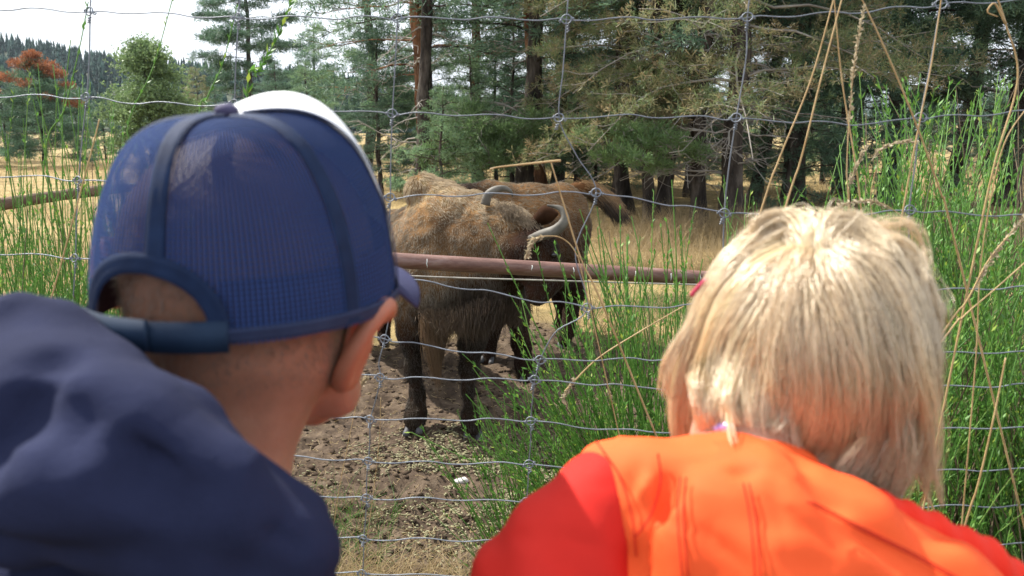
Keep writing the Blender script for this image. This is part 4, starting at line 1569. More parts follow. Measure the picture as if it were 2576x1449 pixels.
# feed pellets
pel_m = nmat('feed_pellets', [(0.2, (0.11, 0.10, 0.055)), (0.55, (0.21, 0.195, 0.11)), (0.9, (0.33, 0.31, 0.19))], 40, 0.85, .2, bump=.0006, bscale=600, island=True)
N = 4300
ctr = [(at(1120, 1180, 3.3)[0] , 3.55, .62, .42), (.03, 3.25, .42, .28), (-.25, 3.95, .45, .2), (.35, 3.7, .5, .4)]
i = prs.randint(4, size=N)
cc_ = np.array(ctr)[i]
Xx = cc_[:, 0] + prs.normal(0, 1, N) * cc_[:, 2] * .62
Y = cc_[:, 1] + prs.normal(0, 1, N) * cc_[:, 3] * .9
k_ = (Y > 2.75) & (Y < 4.55) & (fbm(np.stack([Xx * 3, Y * 3, Xx * 0], -1), 2, 95) > -.25)
Xx, Y = Xx[k_], Y[k_]
n = len(Xx)
z = ground_z(Xx, Y) + .007 + .006 * prs.rand(n)
az = prs.rand(n) * 6.28
el = prs.normal(0, .22, n)
ax_ = np.stack([np.cos(az) * np.cos(el), np.sin(az) * np.cos(el), np.sin(el)], 1)
sd = np.stack([-np.sin(az), np.cos(az), az * 0], 1)
up = np.cross(ax_, sd)
hl = prs.uniform(.005, .0125, n)
rr = .0033
ang = np.arange(6) * math.pi / 3
ring = (np.cos(ang)[None, :, None] * sd[:, None] + np.sin(ang)[None, :, None] * up[:, None]) * rr
c0 = np.stack([Xx, Y, z], 1)[:, None]
V = np.concatenate([c0 - ax_[:, None] * hl[:, None, None] + ring, c0 + ax_[:, None] * hl[:, None, None] + ring], 1).reshape(-1, 3)
q = np.array([[j, (j + 1) % 6, (j + 1) % 6 + 6, j + 6] for j in range(6)] + [[0, 5, 4, 3], [0, 3, 2, 1], [6, 7, 8, 9], [6, 9, 10, 11]])
F_ = (q[None] + 12 * np.arange(n)[:, None, None]).reshape(-1, 4)
tag(link('feed_pellets', mesh('feed_pellets', V, F_, False), pel_m), 'pale green feed pellets scattered on the earth in front of the hooves', 'animal feed', kind='stuff')

q = at(1158, 1150, 3.65)
q[2] = float(ground_z(q[0], q[1])[0]) + .01
V, Q = sdf_mesh([('e', q, np.array([.035, .02, .014])), ('e', q + np.array([.02, 0, .004]), np.array([.018, .016, .014]))], .004, .01, lambda P: .004 * vnoise(P * 60, 3))
tag(link('pale_stone', mesh('pale_stone', V, Q), nmat('pale_stone', [(.3, (.35, .33, .31)), (.7, (.6, .57, .55))], 30, .8)),
    'small pale stone among the pellets right of the hooves', 'stone')

# ---- broom -------------------------------------------------------------
broom_m = nmat('broom_stems', [(0.15, (0.050, 0.125, 0.024)), (0.5, (0.100, 0.24, 0.040)), (0.85, (0.19, 0.32, 0.07))], 6, 0.5, 0.35, island=True, translucent=.12)
broomleaf_m = nmat('broom_leaves', [(0.2, (0.065, 0.175, 0.028)), (0.6, (0.13, 0.29, 0.05)), (0.92, (0.40, 0.42, 0.06))], 9, 0.5, 0.3, island=True, translucent=.35)
twigbrown_m = nmat('dead_broom', [(0.2, (0.07, 0.05, 0.03)), (0.8, (0.22, 0.17, 0.11))], 9, 0.9, 0.2, island=True)


def stem_curve(p0, p1, sag, rs, k=9):
    s = np.linspace(0, 1, k)[:, None]
    d = p1 - p0
    L = np.linalg.norm(d)
    p = p0 + d * s
    side = np.cross(d, [0, 0, 1.0])
    side /= np.linalg.norm(side) + 1e-9
    p = p + side * (rs.normal(0, .03) * L * np.sin(s * math.pi)) + np.array([0, 0, 1.0]) * (sag * L * np.sin(s * math.pi))
    p += np.cumsum(rs.normal(0, .004, (k, 3)), 0) * L * s
    return p


def add_stem(mb, lb, p, r, rs, leaves=14, twigs=3, leaf=.011, depth=0):
    k = len(p)
    mb.tube(p, np.linspace(r, r * .45, k), 4, caps=False)
    L = np.linalg.norm(np.diff(p, axis=0), axis=1).sum()
    nl = max(2, int(leaves * L / .5))
    for t in rs.uniform(.15, 1.0, nl):
        i = min(int(t * (k - 1)), k - 2)
        f = t * (k - 1) - i
        q = p[i] * (1 - f) + p[i + 1] * f
        tg = p[i + 1] - p[i]
        tg /= np.linalg.norm(tg) + 1e-9
        sd = np.cross(tg, rs.normal(0, 1, 3))
        sd /= np.linalg.norm(sd) + 1e-9
        l = leaf * rs.uniform(.5, 1.4)
        tip = q + (tg * .85 + sd * .55) * l
        w = np.cross(tg, sd) * l * .17
        lb.add([q, q * .5 + tip * .5 + w, tip, q * .5 + tip * .5 - w], [[0, 1, 2, 3]])
    for j in range(twigs):
        t = rs.uniform(.15, .8)
        i = min(int(t * (k - 1)), k - 2)
        q = p[i]
        tg = p[i + 1] - p[i]
        tg /= np.linalg.norm(tg) + 1e-9
        sd = rs.normal(0, 1, 3)
        sd -= tg * (sd @ tg)
        sd /= np.linalg.norm(sd) + 1e-9
        l = L * (1 - t) * rs.uniform(.35, .8)
        if l < .03:
            continue
        pe = q + (tg * .95 + sd * .28) * l
        add_stem(mb, lb, stem_curve(q, pe, .02, rs, 5), r * .6, rs, leaves, 1 if depth == 0 and rs.rand() < .5 else 0, leaf, 1)


def broom(label, base, fans, name='broom_bush', dead=.10, singles=10, r=.0021, sag=.06, leaf=.012, leaves=24, seed=1, base_jit=.06):
    """fans: list of (n, tip function) where the tip function returns a world point"""
    rs = np.random.RandomState(seed)
    o = empty(name, base)
    tag(o, label, 'bush', 'broom bushes along the fence')
    mb, lb, db, dl = MB(), MB(), MB(), MB()
    todo = []
    for n, fn in fans:
        for i in range(n):
            todo.append(fn(rs))
    rs.shuffle(todo)
    for i, tip in enumerate(todo):
        b = np.array(base) + rs.normal(0, base_jit, 3) * np.array([1, .7, .15])
        b[2] = float(gz(b[0], b[1])) - .02 if base_jit < 5 else b[2]
        p = stem_curve(b, tip, sag * rs.uniform(.2, 1.6), rs)
        if i < singles:
            m1, l1 = MB(), MB()
            add_stem(m1, l1, p, r * 1.15, rs, leaves, 2, leaf)
            ob = m1.build('stem', broom_m, o)
            if l1.n:
                l1.build('leaves', broomleaf_m, ob)['kind'] = 'stuff'
        else:
            if rs.rand() < dead:
                add_stem(db, dl, p, r * .9, rs, 3, 3, leaf)
            else:
                add_stem(mb, lb, p, r, rs, leaves, 3, leaf)
    if db.n:
        db.build('dead_stems', twigbrown_m, o)['kind'] = 'stuff'
    mb.build('stem_thicket', broom_m, o)['kind'] = 'stuff'
    lb.build('leaves', broomleaf_m, o, smooth=False)['kind'] = 'stuff'
    return o


def box(x0, x1, y0, y1, Ya, Yb, pw=1.0):
    return lambda rs: at(rs.uniform(x0, x1), y1 + (y0 - y1) * rs.rand() ** pw, rs.uniform(Ya, Yb))


def gb(px, Y, jit=0):
    q = at(px, 700, Y)
    return (q[0], Y, float(gz(q[0], Y)))


# left clump, tall whips
broom('tall broom whips rising above the fence at the far left', gb(40, 1.85), [(26, box(-70, 140, 180, 620, 1.7, 2.2)), (10, box(20, 110, 380, 700, 1.6, 1.9))], seed=1, sag=.02)
broom('tall broom whips left of the cap, crossing the left wire upright', gb(170, 1.95), [(24, box(90, 260, 170, 600, 1.75, 2.3)), (6, box(150, 240, 90, 300, 1.85, 2.1))], seed=2, sag=.02)
broom('broom whips right beside the left edge of the cap', gb(255, 2.1), [(22, box(190, 340, 200, 640, 1.9, 2.5))], seed=3, sag=.02)
broom('low dense broom at the lower left behind the hoodie', gb(60, 1.75), [(120, box(-160, 300, 480, 960, 1.55, 2.2))], seed=4, sag=.03, singles=4, base_jit=.22)
broom('low dense broom between the hoodie and the cap strap', gb(190, 2.1), [(110, box(-20, 330, 500, 980, 1.8, 2.6))], seed=14, sag=.03, singles=4, base_jit=.22)
# four single whips against the sky
for k, (pts, lab) in enumerate([([(380, 470), (320, 330), (385, 170), (436, -10)], 'long single broom shoot left of the cap tip, reaching the top edge'),
                                ([(500, 340), (520, 250), (560, 160), (595, 20)], 'thin broom shoot crossing the top wire left of the lone pine'),
                                ([(620, 260), (650, 180), (700, 90), (735, -5)], 'leafy broom shoot above the cap button'),
                                ([(110, 420), (160, 280), (200, 120), (222, 5)], 'pale shoot leaning along the left wire upright')]):
    Yk = 1.75
    pp = [at(x, y, Yk) for x, y in pts]
    b = pp[0] + (pp[0] - pp[1]) * 1.0
    foot = np.array([b[0] - .08, Yk, float(gz(b[0], Yk))])
    p = spline([foot, (foot + pp[0]) / 2 + np.array([.0, 0, 0]), pp[0], pp[1], pp[2], pp[3]], 26)
    o = empty('broom_shoot', foot)
    tag(o, lab, 'shoot', 'single broom shoots against the sky')
    mb, lb = MB(), MB()
    rsb = np.random.RandomState(40 + k)
    add_stem(mb, lb, p, .0022, rsb, 14 if k != 2 else 34, 0, .013 if k != 2 else .02)
    mb.build('stem', broom_m, o)
    lb.build('leaves', broomleaf_m, o, smooth=False)['kind'] = 'stuff'

# plume from behind the girl's shoulder, and the smaller one below it
broom('feathery broom plume fanning left in front of the pipe and the bison', gb(1700, 2.0),
      [(44, box(1290, 1700, 560, 900, 1.8, 2.2)), (40, box(1150, 1500, 880, 1130, 1.75, 2.1)), (26, box(1450, 1760, 480, 760, 1.9, 2.3)),
       (24, box(1400, 1720, 850, 1120, 1.7, 2.1)), (1, lambda rs: at(1235, 535, 1.85)), (1, lambda rs: at(1285, 745, 1.85)), (1, lambda rs: at(1058, 1088, 1.85))],
      seed=5, sag=.07, r=.0025, leaf=.014, base_jit=.05, singles=26)
broom('small broom fan sprouting beside the red sleeve', gb(1380, 2.15),
      [(22, box(1120, 1330, 930, 1200, 1.9, 2.3)), (12, box(1040, 1250, 1060, 1300, 1.9, 2.3)), (10, box(1300, 1480, 950, 1200, 2.0, 2.4))],
      seed=6, sag=.07, base_jit=.04, singles=16)
# big thicket on the right
broom('upper crown of the big broom thicket at the right', gb(2380, 1.9), [(170, box(2120, 2620, 180, 620, 1.75, 2.7, .8))], seed=7, sag=.03, r=.0027, leaf=.016, dead=.16, base_jit=.22, singles=16)
broom('dense broom thicket right behind the blond head', gb(2250, 2.1), [(150, box(1950, 2450, 420, 900, 1.9, 2.7, .8))], seed=8, sag=.03, r=.0026, leaf=.016, dead=.16, base_jit=.25, singles=10)
broom('dense broom at the lower right corner', gb(2500, 1.55), [(230, box(2330, 2700, 560, 1250, 1.35, 2.0, .8))], seed=9, sag=.03, r=.0025, leaf=.015, dead=.16, base_jit=.24, singles=12)
broom('shorter broom between the blond hair and the pine trunks', gb(1950, 2.5), [(70, box(1820, 2150, 440, 760, 2.2, 3.2))], seed=10, sag=.03, base_jit=.25, singles=8)
broom('low broom filling the slope at the right behind the jacket', gb(2420, 1.75), [(210, box(2280, 2640, 820, 1500, 1.45, 2.0))], seed=11, sag=.02, r=.0025, leaf=.015, dead=.16, base_jit=.26, singles=6)
broom('small broom tuft out in the dry meadow right of the pipe', gb(1560, 5.6), [(26, box(1480, 1700, 590, 720, 5.4, 6.2))], seed=12, sag=.03, base_jit=.2, singles=4, r=.0018)

# ---- straw coloured stalks ----------------------------------------------
stalk_m = nmat('dry_stalk', [(0.3, (0.36, 0.235, 0.095)), (0.7, (0.58, 0.42, 0.21))], 30, 0.5, 0.4, translucent=.1)
pale_m = nmat('seed_husks', [(0.3, (0.36, 0.29, 0.18)), (0.7, (0.60, 0.52, 0.36))], 60, 0.7, 0.3, translucent=.3, island=True)


def stalk(label, pts, Yd, r=.0017, panicle=None, foot=True, extra=None, seed=0):
    rs = np.random.RandomState(seed + 300)
    P = [at(x, y, Yd if np.ndim(Yd) == 0 else lerp(Yd[0], Yd[1], i / (len(pts) - 1))) for i, (x, y) in enumerate(pts)]
    if foot:
        d = P[0] - P[1]
        d /= np.linalg.norm(d)
        g = float(gz(P[0][0], P[0][1]))
        s = max(.05, (P[0][2] - g) / max(.25, -d[2]))
        f = P[0] + d * s * .9
        f[2] = g - .02
        P = [f, (f + P[0]) / 2] + P
    o = empty('dry_stalk', P[0])
    tag(o, label, 'grass stalk', 'dry stalks in front of the fence and meadow')
    m = MB()
    p = spline(P, 8 * len(P))
    m.tube(p, np.linspace(r, r * .6, len(p)), 6)
    m.build('stalk', stalk_m, o)
    if extra:
        for e in extra:
            m = MB()
            q = spline([at(x, y, Yd if np.ndim(Yd) == 0 else Yd[1]) for x, y in e], 14)
            m.tube(q, np.linspace(r * 1.1, r * .5, 14), 6)
            m.build('bent_top' if e is extra[0] else 'side_blade', stalk_m, o)
    if panicle:
        q = spline([at(x, y, Yd if np.ndim(Yd) == 0 else Yd[1]) for x, y in panicle], 60)
        m = MB()
        m.tube(q, .0006, 3, caps=False)
        for j in range(4, 60):
            for _ in range(3):
                d = q[min(j + 1, 59)] - q[j - 1]
                d /= np.linalg.norm(d) + 1e-9
                d = d + rs.normal(0, .45, 3)
                d /= np.linalg.norm(d)
                l = rs.uniform(.004, .010)
                w = np.cross(d, rs.normal(0, 1, 3))
                w = w / np.linalg.norm(w) * l * .22
                m.add([q[j], q[j] + d * l * .5 + w, q[j] + d * l, q[j] + d * l * .5 - w], [[0, 1, 2, 3]])
        m.build('seed_head', pale_m, o)['kind'] = 'stuff'
    return o


stalk('broken straw stalk with its bent top in front of the bison', [(1530, 800), (1465, 660), (1420, 520), (1386, 408)], 1.25, .0021,
      extra=[[(1411, 404), (1386, 406), (1310, 414), (1236, 424), (1240, 438)]], seed=1)
stalk('thin arched grass with a pale seed head across the bison face', [(1475, 735), (1450, 640), (1415, 600), (1370, 594), (1325, 604)], 1.22, .0011,
      panicle=[(1372, 593), (1345, 603), (1334, 618), (1326, 642)], seed=2)
stalk('left of two long straw stalks crossing the top wire', [(1905, 560), (1960, 400), (2040, 200), (2105, -30)], 1.3, .0018, seed=3)
stalk('right of two long straw stalks crossing the top wire', [(1965, 560), (2015, 400), (2065, 200), (2125, -30)], 1.28, .0019, seed=4)
stalk('thin straw stalk leaning right between the long stalks', [(2170, 560), (2150, 400), (2118, 200), (2096, -30)], 1.33, .0017, seed=5)
stalk('long straw stalk leaning left from the broom thicket', [(2400, 600), (2365, 480), (2300, 300), (2225, 120), (2155, -30)], 1.25, .0018, seed=6)
stalk('straw stalk beside the right wire upright', [(2275, 510), (2315, 300), (2345, 150), (2372, -30)], 1.3, .0016, seed=7)
stalk('straw stalk at the upper right corner with a curled tip', [(2440, 700), (2500, 420), (2560, 200), (2530, 60), (2500, -30)], 1.2, .0017, seed=8,
      extra=[[(2530, 60), (2516, 30), (2500, 8), (2484, 30), (2510, 42)]])
stalk('pale grass head right of the long stalks', [(2135, 560), (2130, 420), (2145, 200), (2165, 60)], 1.22, .0010, panicle=[(2135, 330), (2142, 220), (2155, 120), (2172, 20)], seed=9)
stalk('short pale grass head curving up beside the thin stalk', [(2160, 700), (2140, 560), (2135, 470)], 1.3, .0011, panicle=[(2135, 470), (2150, 430), (2175, 375)], seed=10)
stalk('arched pale grass above the crown of the blond hair', [(2300, 700), (2290, 580), (2250, 530), (2190, 505), (2110, 520)], 1.15, .0011, panicle=[(2240, 527), (2190, 506), (2120, 515), (2070, 545)], seed=11)
stalk('hooked pale grass head at the right of the thin stalk', [(2200, 640), (2190, 500), (2205, 420)], 1.32, .0010, panicle=[(2192, 405), (2215, 375), (2260, 358), (2300, 356)], seed=12)
stalk('thick bundle of straw at the right edge, upper blade', [(2350, 870), (2430, 760), (2490, 650), (2580, 545)], 1.15, .0016, panicle=[(2440, 745), (2490, 660), (2540, 590), (2590, 530)], seed=13)
stalk('thick bundle of straw at the right edge, lower blade', [(2350, 885), (2420, 800), (2500, 730), (2590, 650)], 1.13, .0014, seed=14)
stalk('orange brown stalk near the right edge', [(2430, 1200), (2455, 900), (2470, 640), (2520, 380), (2590, 260)], 1.2, .0013, seed=15)
stalk('straw stalk poking out between the hair and the jacket collar', [(2370, 1330), (2330, 1250), (2295, 1180)], 1.0, .0019, seed=17)
stalk('straw stalk rising behind the right end of the jacket', [(2425, 1330), (2460, 1220), (2500, 1050), (2530, 900)], 1.05, .0017, seed=18)
stalk('long pale straw leaning across the broom plume', [(1420, 985), (1500, 905), (1600, 840), (1720, 770)], 1.45, .0016, foot=False, panicle=[(1450, 950), (1435, 970), (1425, 990), (1418, 1000)], seed=19)
stalk('thin green yellow stalk leaning across the left broom whips', [(90, 900), (160, 640), (230, 380), (250, 300)], 1.4, .0018, seed=21)
stalk('straw stalk with fine head left of the pellets', [(820, 1500), (850, 1250), (905, 980), (918, 960)], 1.5, .0010, seed=22, panicle=[(893, 1000), (905, 975), (916, 960), (922, 952)])
stalk('thin green straw standing in front of the pellets', [(905, 1500), (950, 1150), (958, 1000)], 1.5, .0010, seed=23)

# dry tufts at the foot of the fence, in the bottom centre
N = 2600
Xx = prs.uniform(-.75, .55, N)
Y = 2.35 + .45 * prs.rand(N)
blades('fence_foot_grass', Xx, Y, prs.uniform(.06, .26, N), straw(N), .0010, .75, k=5, label='dry grass bending along the foot of the fence', cat='grass', bend=1.0)
N = 900
Xx = prs.normal(.18, .16, N)
Y = 2.45 + .2 * prs.rand(N)
blades('fence_foot_green', Xx, Y, prs.uniform(.08, .26, N), green(N), .0011, .35, k=5, label='green grass at the foot of the fence near the red sleeve', cat='grass', bend=.4)
# litter and small leaves on the near banks
N = 34000
sgn = prs.rand(N) < .85
Xx = np.where(sgn, prs.uniform(.55, 2.6, N), prs.uniform(-2.6, -.5, N))
Y = prs.uniform(.9, 3.4, N)
k_ = (Y > 1.15) | (Xx > 1.0) | (Xx < -1.0)
Xx, Y, N = Xx[k_], Y[k_], int(k_.sum())
lush = sstep(.7, 1.1, Xx)
blades('bank_undergrowth', Xx, Y, prs.uniform(.04, .26, N) * (1 + 1.3 * lush), np.where(prs.rand(N, 1) < .6 + .28 * lush[:, None], green(N) * np.array([.8, 1.15, .7]), straw(N) * .7), .0012, .6, k=4, label='mixed green and dead undergrowth on the near banks', cat='undergrowth')
# ================================================================== the two children
skin_m, nt, pb, out = base_mat('skin')
no = noise_node(nt, 22, 6, 0.6)
rp = ramp_node(nt, [(0.3, (0.27, 0.135, 0.088)), (0.5, (0.34, 0.175, 0.118)), (0.7, (0.41, 0.225, 0.155))])
nt.links.new(no.outputs['Fac'], rp.inputs['Fac'])
sa = nt.nodes.new('ShaderNodeAttribute')
sa.attribute_name = 'tint'
sm_ = nt.nodes.new('ShaderNodeMix')
sm_.data_type = 'RGBA'
sm_.blend_type = 'MULTIPLY'
sm_.inputs[0].default_value = 1
nt.links.new(rp.outputs['Color'], sm_.inputs[6])
nt.links.new(sa.outputs['Color'], sm_.inputs[7])
nt.links.new(sm_.outputs[2], pb.inputs['Base Color'])
pb.inputs['Roughness'].default_value = 0.5
pb.inputs['Specular IOR Level'].default_value = 0.35
pb.inputs['Subsurface Weight'].default_value = 0.35
pb.inputs['Subsurface Radius'].default_value = (1.0, 0.35, 0.2)
pb.inputs['Subsurface Scale'].default_value = 0.008
nb = noise_node(nt, 500, 4, 0.6)
bp = nt.nodes.new('ShaderNodeBump')
bp.inputs['Distance'].default_value = 0.0004
nt.links.new(nb.outputs['Fac'], bp.inputs['Height'])
nt.links.new(bp.outputs[0], pb.inputs['Normal'])


def fabric(name, c0, c1, scale=5, weave=900, wb=.0004, sheen=.25, rough=.9, tr=0.0):
    m = nmat(name, [(0.3, c0), (0.7, c1)], scale, rough, 0.15, bump=wb, bscale=weave, sheen=0.0, translucent=tr)
    return m


# ---------------------------------------------------------------- boy
CB = at(632, 700, 0.52)
CB[2] = 1.582                       # centre of the cap rim
YAW = R(24)
FB = np.array([math.sin(YAW), math.cos(YAW), 0])      # where the boy looks
LB = np.array([math.cos(YAW), -math.sin(YAW), 0])     # his right hand side, on the right of the picture
UP = np.array([0, 0, 1.0])
FH = np.array([math.sin(R(3)), math.cos(R(3)), 0])
LH = np.array([math.cos(R(3)), -math.sin(R(3)), 0])
boy = empty('person', (CB[0], CB[1], float(gz(CB[0], CB[1]))))
tag(boy, 'bigger child in navy hoodie and blue mesh cap, seen from behind at the left', 'person', 'visitors at the fence')


def hb(l, f, z):
    return CB + LH * l + FH * f + UP * z


pr = [('e', hb(0, .004, .035), np.array([.078, .092, .082]), np.stack([LH, FH, UP], 1))]
pr += [('e', hb(-.006, -.012, -.005), np.array([.058, .070, .056]), np.stack([LH, FH, UP], 1))]
pr += chain([(hb(0, -.012, -.02), .060), (at(548, 1060, .50), .048), (at(505, 1300, .48), .052), (at(500, 1500, .46), .06)])
pr += chain([(hb(.048, .012, -.035), .019), (hb(.040, .040, -.072), .015), (hb(.012, .082, -.095), .014), (hb(-.012, .082, -.095), .014), (hb(-.040, .040, -.072), .015), (hb(-.048, .012, -.035), .019)])
pr += chain([(hb(-.006, .06, -.045), .042), (hb(-.008, .040, -.065), .038)])
pr += chain([(hb(0, .098, -.02), .012), (hb(0, .108, -.035), .011)])            # nose
pr += [('e', hb(0, .090, -.062), np.array([.022, .014, .010]), np.stack([LH, FH, UP], 1))]   # lips
HEADP = list(pr[:3])
# trunk, arms and legs under the clothes, down to the bank
gB = float(gz(CB[0], CB[1]))
T0 = np.array([CB[0] - .06, CB[1] - .03, 0])
z_ = lambda z: T0 * np.array([1, 1, 0]) + UP * z
pr += chain([(z_(1.40), .075), (z_(1.20), .095), (z_(1.02), .10)])
for s_ in (-1, 1):
    pr += chain([(z_(1.36) + LB * s_ * .10, .042), (z_(1.16) + LB * s_ * .15 + FB * .02, .034), (z_(1.08) + LB * s_ * .13 + FB * .14, .025)])
    pr += chain([(z_(1.0) + LB * s_ * .05, .07), (z_(gB + .26) + LB * s_ * .055, .048), (z_(gB + .05) + LB * s_ * .055, .035), (z_(gB + .03) + LB * s_ * .055 + FB * .09, .03)])


def boy_tint(V):
    z = V[:, 2] - CB[2]
    q = (V - CB)
    f, l = q @ FB, q @ LB
    c = np.ones((len(V), 3))
    hair = sstep(-.022, -.002, z + .004 * vnoise(V * 120, 5)) * sstep(.05, .02, f)   # cropped hair under the cap
    c = lerp(c, np.array([.42, .40, .36]), hair[:, None] * .85)
    c = lerp(c, np.array([.22, .17, .15]), (sstep(.03, .07, z) * .8)[:, None])
    fringe = sstep(-.05, -.015, z) * sstep(.02, -.02, f) * .35
    c = lerp(c, np.array([.72, .66, .6]), fringe[:, None])
    return c


V, Q = sdf_mesh(pr, .0052, .018, lambda P: .0006 * vnoise(P * 60, 2), pad=.01)
link('body', mesh('body', V, Q, True, boy_tint(V)), skin_m, boy)


def ear(c, axis_out, up, fw, s, parent, open_back=False):
    """an outer ear: rim, bowl and lobe; drawn as a curved shell"""
    pr = []
    n = 22
    for i in range(n - 1):
        a0, a1 = lerp(-2.2, 1.9, i / (n - 1)), lerp(-2.2, 1.9, (i + 1) / (n - 1))
        f_ = lambda a: c + up * (math.sin(a + .6) * .030 * s) - fw * (math.cos(a + .6) * .017 * s) + axis_out * (.010 + .005 * math.cos(a)) * s
        pr += chain([(f_(a0), .0042 * s), (f_(a1), .0042 * s)])
    pr += [('e', c + axis_out * .005 * s, np.array([.0030, .014, .025]) * s, np.stack([axis_out, fw, up], 1))]
    pr += [('e', c - up * .026 * s + fw * .003 + axis_out * .006 * s, np.array([.005, .009, .010]) * s, np.stack([axis_out, fw, up], 1))]
    V, Q = sdf_mesh(pr, .0014, .006, pad=.004)
    link('ear', mesh('ear', V, Q, True, np.tile([1.15, .85, .75], (len(V), 1))), skin_m, parent)


ear_out = (LH * .86 - FH * .50)
eu_ = (UP * .90 + LH * .42)
ear(hb(.068, -.006, -.020), ear_out * .95 - UP * .25, eu_ / np.linalg.norm(eu_), FH * .9 + LH * .4, .98, boy)
ear(at(300, 688, .55), -LH * .95 + FH * .1, UP, FH, .65, boy)

def eye(c, fw, parent):
    V_, Q_ = sdf_mesh([('e', c, np.array([.011, .009, .0085])), ], .0012, .001, pad=.002)
    link('eye', mesh('eye', V_, Q_), nmat('eye_white', [(.3, (.70, .68, .66)), (.7, (.78, .76, .74))], 30, .25, .5), parent)
    V_, Q_ = sdf_mesh([('e', c + fw * .0062, np.array([.0048, .0042, .0048]))], .0008, .001, pad=.002)
    link('iris', mesh('iris', V_, Q_), nmat('iris_brown', [(.3, (.05, .03, .02)), (.7, (.10, .06, .035))], 300, .2, .6), parent)


for s_ in (-1, 1):
    eye(hb(s_ * .028, .082, -.006), FH, boy)


def hand(c, down, fwd, out_, s, tint, parent):
    """relaxed open hand: palm, four bent fingers, thumb from the side of the palm"""
    down, fwd, out_ = [v / np.linalg.norm(v) for v in (down, fwd, out_)]
    pr_ = chain([(c - down * .012 * s, .015 * s), (c + down * .010 * s + fwd * .008 * s, .0145 * s), (c + down * .030 * s + fwd * .012 * s, .0135 * s), (c + down * .030 * s - fwd * .012 * s, .0135 * s), (c + down * .010 * s - fwd * .008 * s, .0145 * s)])
    for j, ln in enumerate((.88, 1.0, .94, .76)):
        b_ = c + down * .040 * s + fwd * (.018 - .012 * j) * s
        p1 = b_ + down * .022 * s * ln - out_ * .003 * s
        p2 = p1 + down * .016 * s * ln - out_ * .008 * s
        p3 = p2 + down * .011 * s * ln - out_ * .010 * s
        pr_ += chain([(b_, .0065 * s), (p1, .0058 * s), (p2, .0053 * s), (p3, .0046 * s)])
    t0 = c + down * .008 * s + fwd * .016 * s
    pr_ += chain([(t0, .0085 * s), (t0 + fwd * .016 * s + down * .012 * s - out_ * .004 * s, .0068 * s), (t0 + fwd * .020 * s + down * .030 * s - out_ * .006 * s, .0055 * s)])
    V_, Q_ = sdf_mesh(pr_, .0016 * s, .0035, pad=.004)
    link('hand', mesh('hand', V_, Q_, True, np.tile(tint, (len(V_), 1))), skin_m, parent)


for s_ in (-1, 1):
    hand(z_(1.065) + LH * s_ * .128 + FH * .155, np.array([0, .35, -.9]), FH, LH * s_, .95, [1, 1, 1], boy)

# ---- cap: panels of one dome, seams, button, strap, brim
cap = empty('trucker_cap', hb(0, 0, 0))
tag(cap, 'blue trucker cap with white front panel, mesh back and snap strap', 'cap')
A_LAT, A_FOR, H_CAP = .0915, .099, .123


def dome(phi, t, off=0.0):
    """phi from the forehead, t in 0..1 from rim to button"""
    phi, t = np.asarray(phi, float), np.asarray(t, float)
    th = t * math.pi / 2
    pw = 0.62
    r = np.cos(th).clip(0) ** pw
    h = np.sin(th) ** 1.05
    fr = np.exp(-(((phi + math.pi) % (2 * math.pi) - math.pi) / 0.95) ** 2)
    bl = (A_LAT + off) * np.sin(phi) * r
    bf = (A_FOR + off) * np.cos(phi) * r
    hh = (H_CAP + off) * h + fr * .033 * np.sin(th * 2).clip(0) ** .7
    bf = bf + fr * .004 * np.sin(th * 2) - .012 * np.sin(th) ** 3
    return (CB[None] if np.ndim(bl) else CB) + bl[..., None] * LB + bf[..., None] * FB + hh[..., None] * UP


OPN = R(29)
CEN = R(175)


def t_low(phi):
    """lower end of the crown: rim, or the arch of the strap opening"""
    d = np.abs((phi - CEN + math.pi) % (2 * math.pi) - math.pi)
    a = np.sqrt(np.clip(1 - (d / OPN) ** 2, 0, 1))
    return .235 * a ** .8


def panel(name, p0, p1, m, off=0.0, n=40, k=40):
    ph = np.linspace(p0, p1, n)
    S_ = np.linspace(0, 1, k)
    PH, SS = np.meshgrid(ph, S_, indexing='ij')
    tl = t_low(PH)
    T = tl + (1 - tl) * SS
    V = dome(PH.ravel(), T.ravel(), off)
    V = V + .0007 * vnoise(V * 45, 8)[:, None] * (V - CB - UP * .05) / .09
    I = np.arange(n * k).reshape(n, k)
    Q = np.stack([I[:-1, :-1].ravel(), I[1:, :-1].ravel(), I[1:, 1:].ravel(), I[:-1, 1:].ravel()], 1)
    me = mesh(name, V, Q)
    uv = me.uv_layers.new(name='uv')
    UVv = np.stack([PH.ravel() * .094, T.ravel() * .16], 1)
    li = np.zeros(len(me.loops), np.int32)
    me.loops.foreach_get('vertex_index', li)
    uv.data.foreach_set('uv', UVv[li].ravel().astype(np.float32))
    return link(name, me, m, cap)


# mesh cloth: woven ribs with real holes between the threads
mesh_m, nt, pb, out = base_mat('cap_mesh')
uvn = nt.nodes.new('ShaderNodeUVMap')
sp = nt.nodes.new('ShaderNodeSeparateXYZ')
nt.links.new(uvn.outputs[0], sp.inputs[0])


def wave(src, period, ph=0.0):
    a = nt.nodes.new('ShaderNodeMath')
    a.operation = 'MULTIPLY_ADD'
    a.inputs[1].default_value = 2 * math.pi / period
    a.inputs[2].default_value = ph
    nt.links.new(src, a.inputs[0])
    b = nt.nodes.new('ShaderNodeMath')
    b.operation = 'SINE'
    nt.links.new(a.outputs[0], b.inputs[0])
    return b.outputs[0]


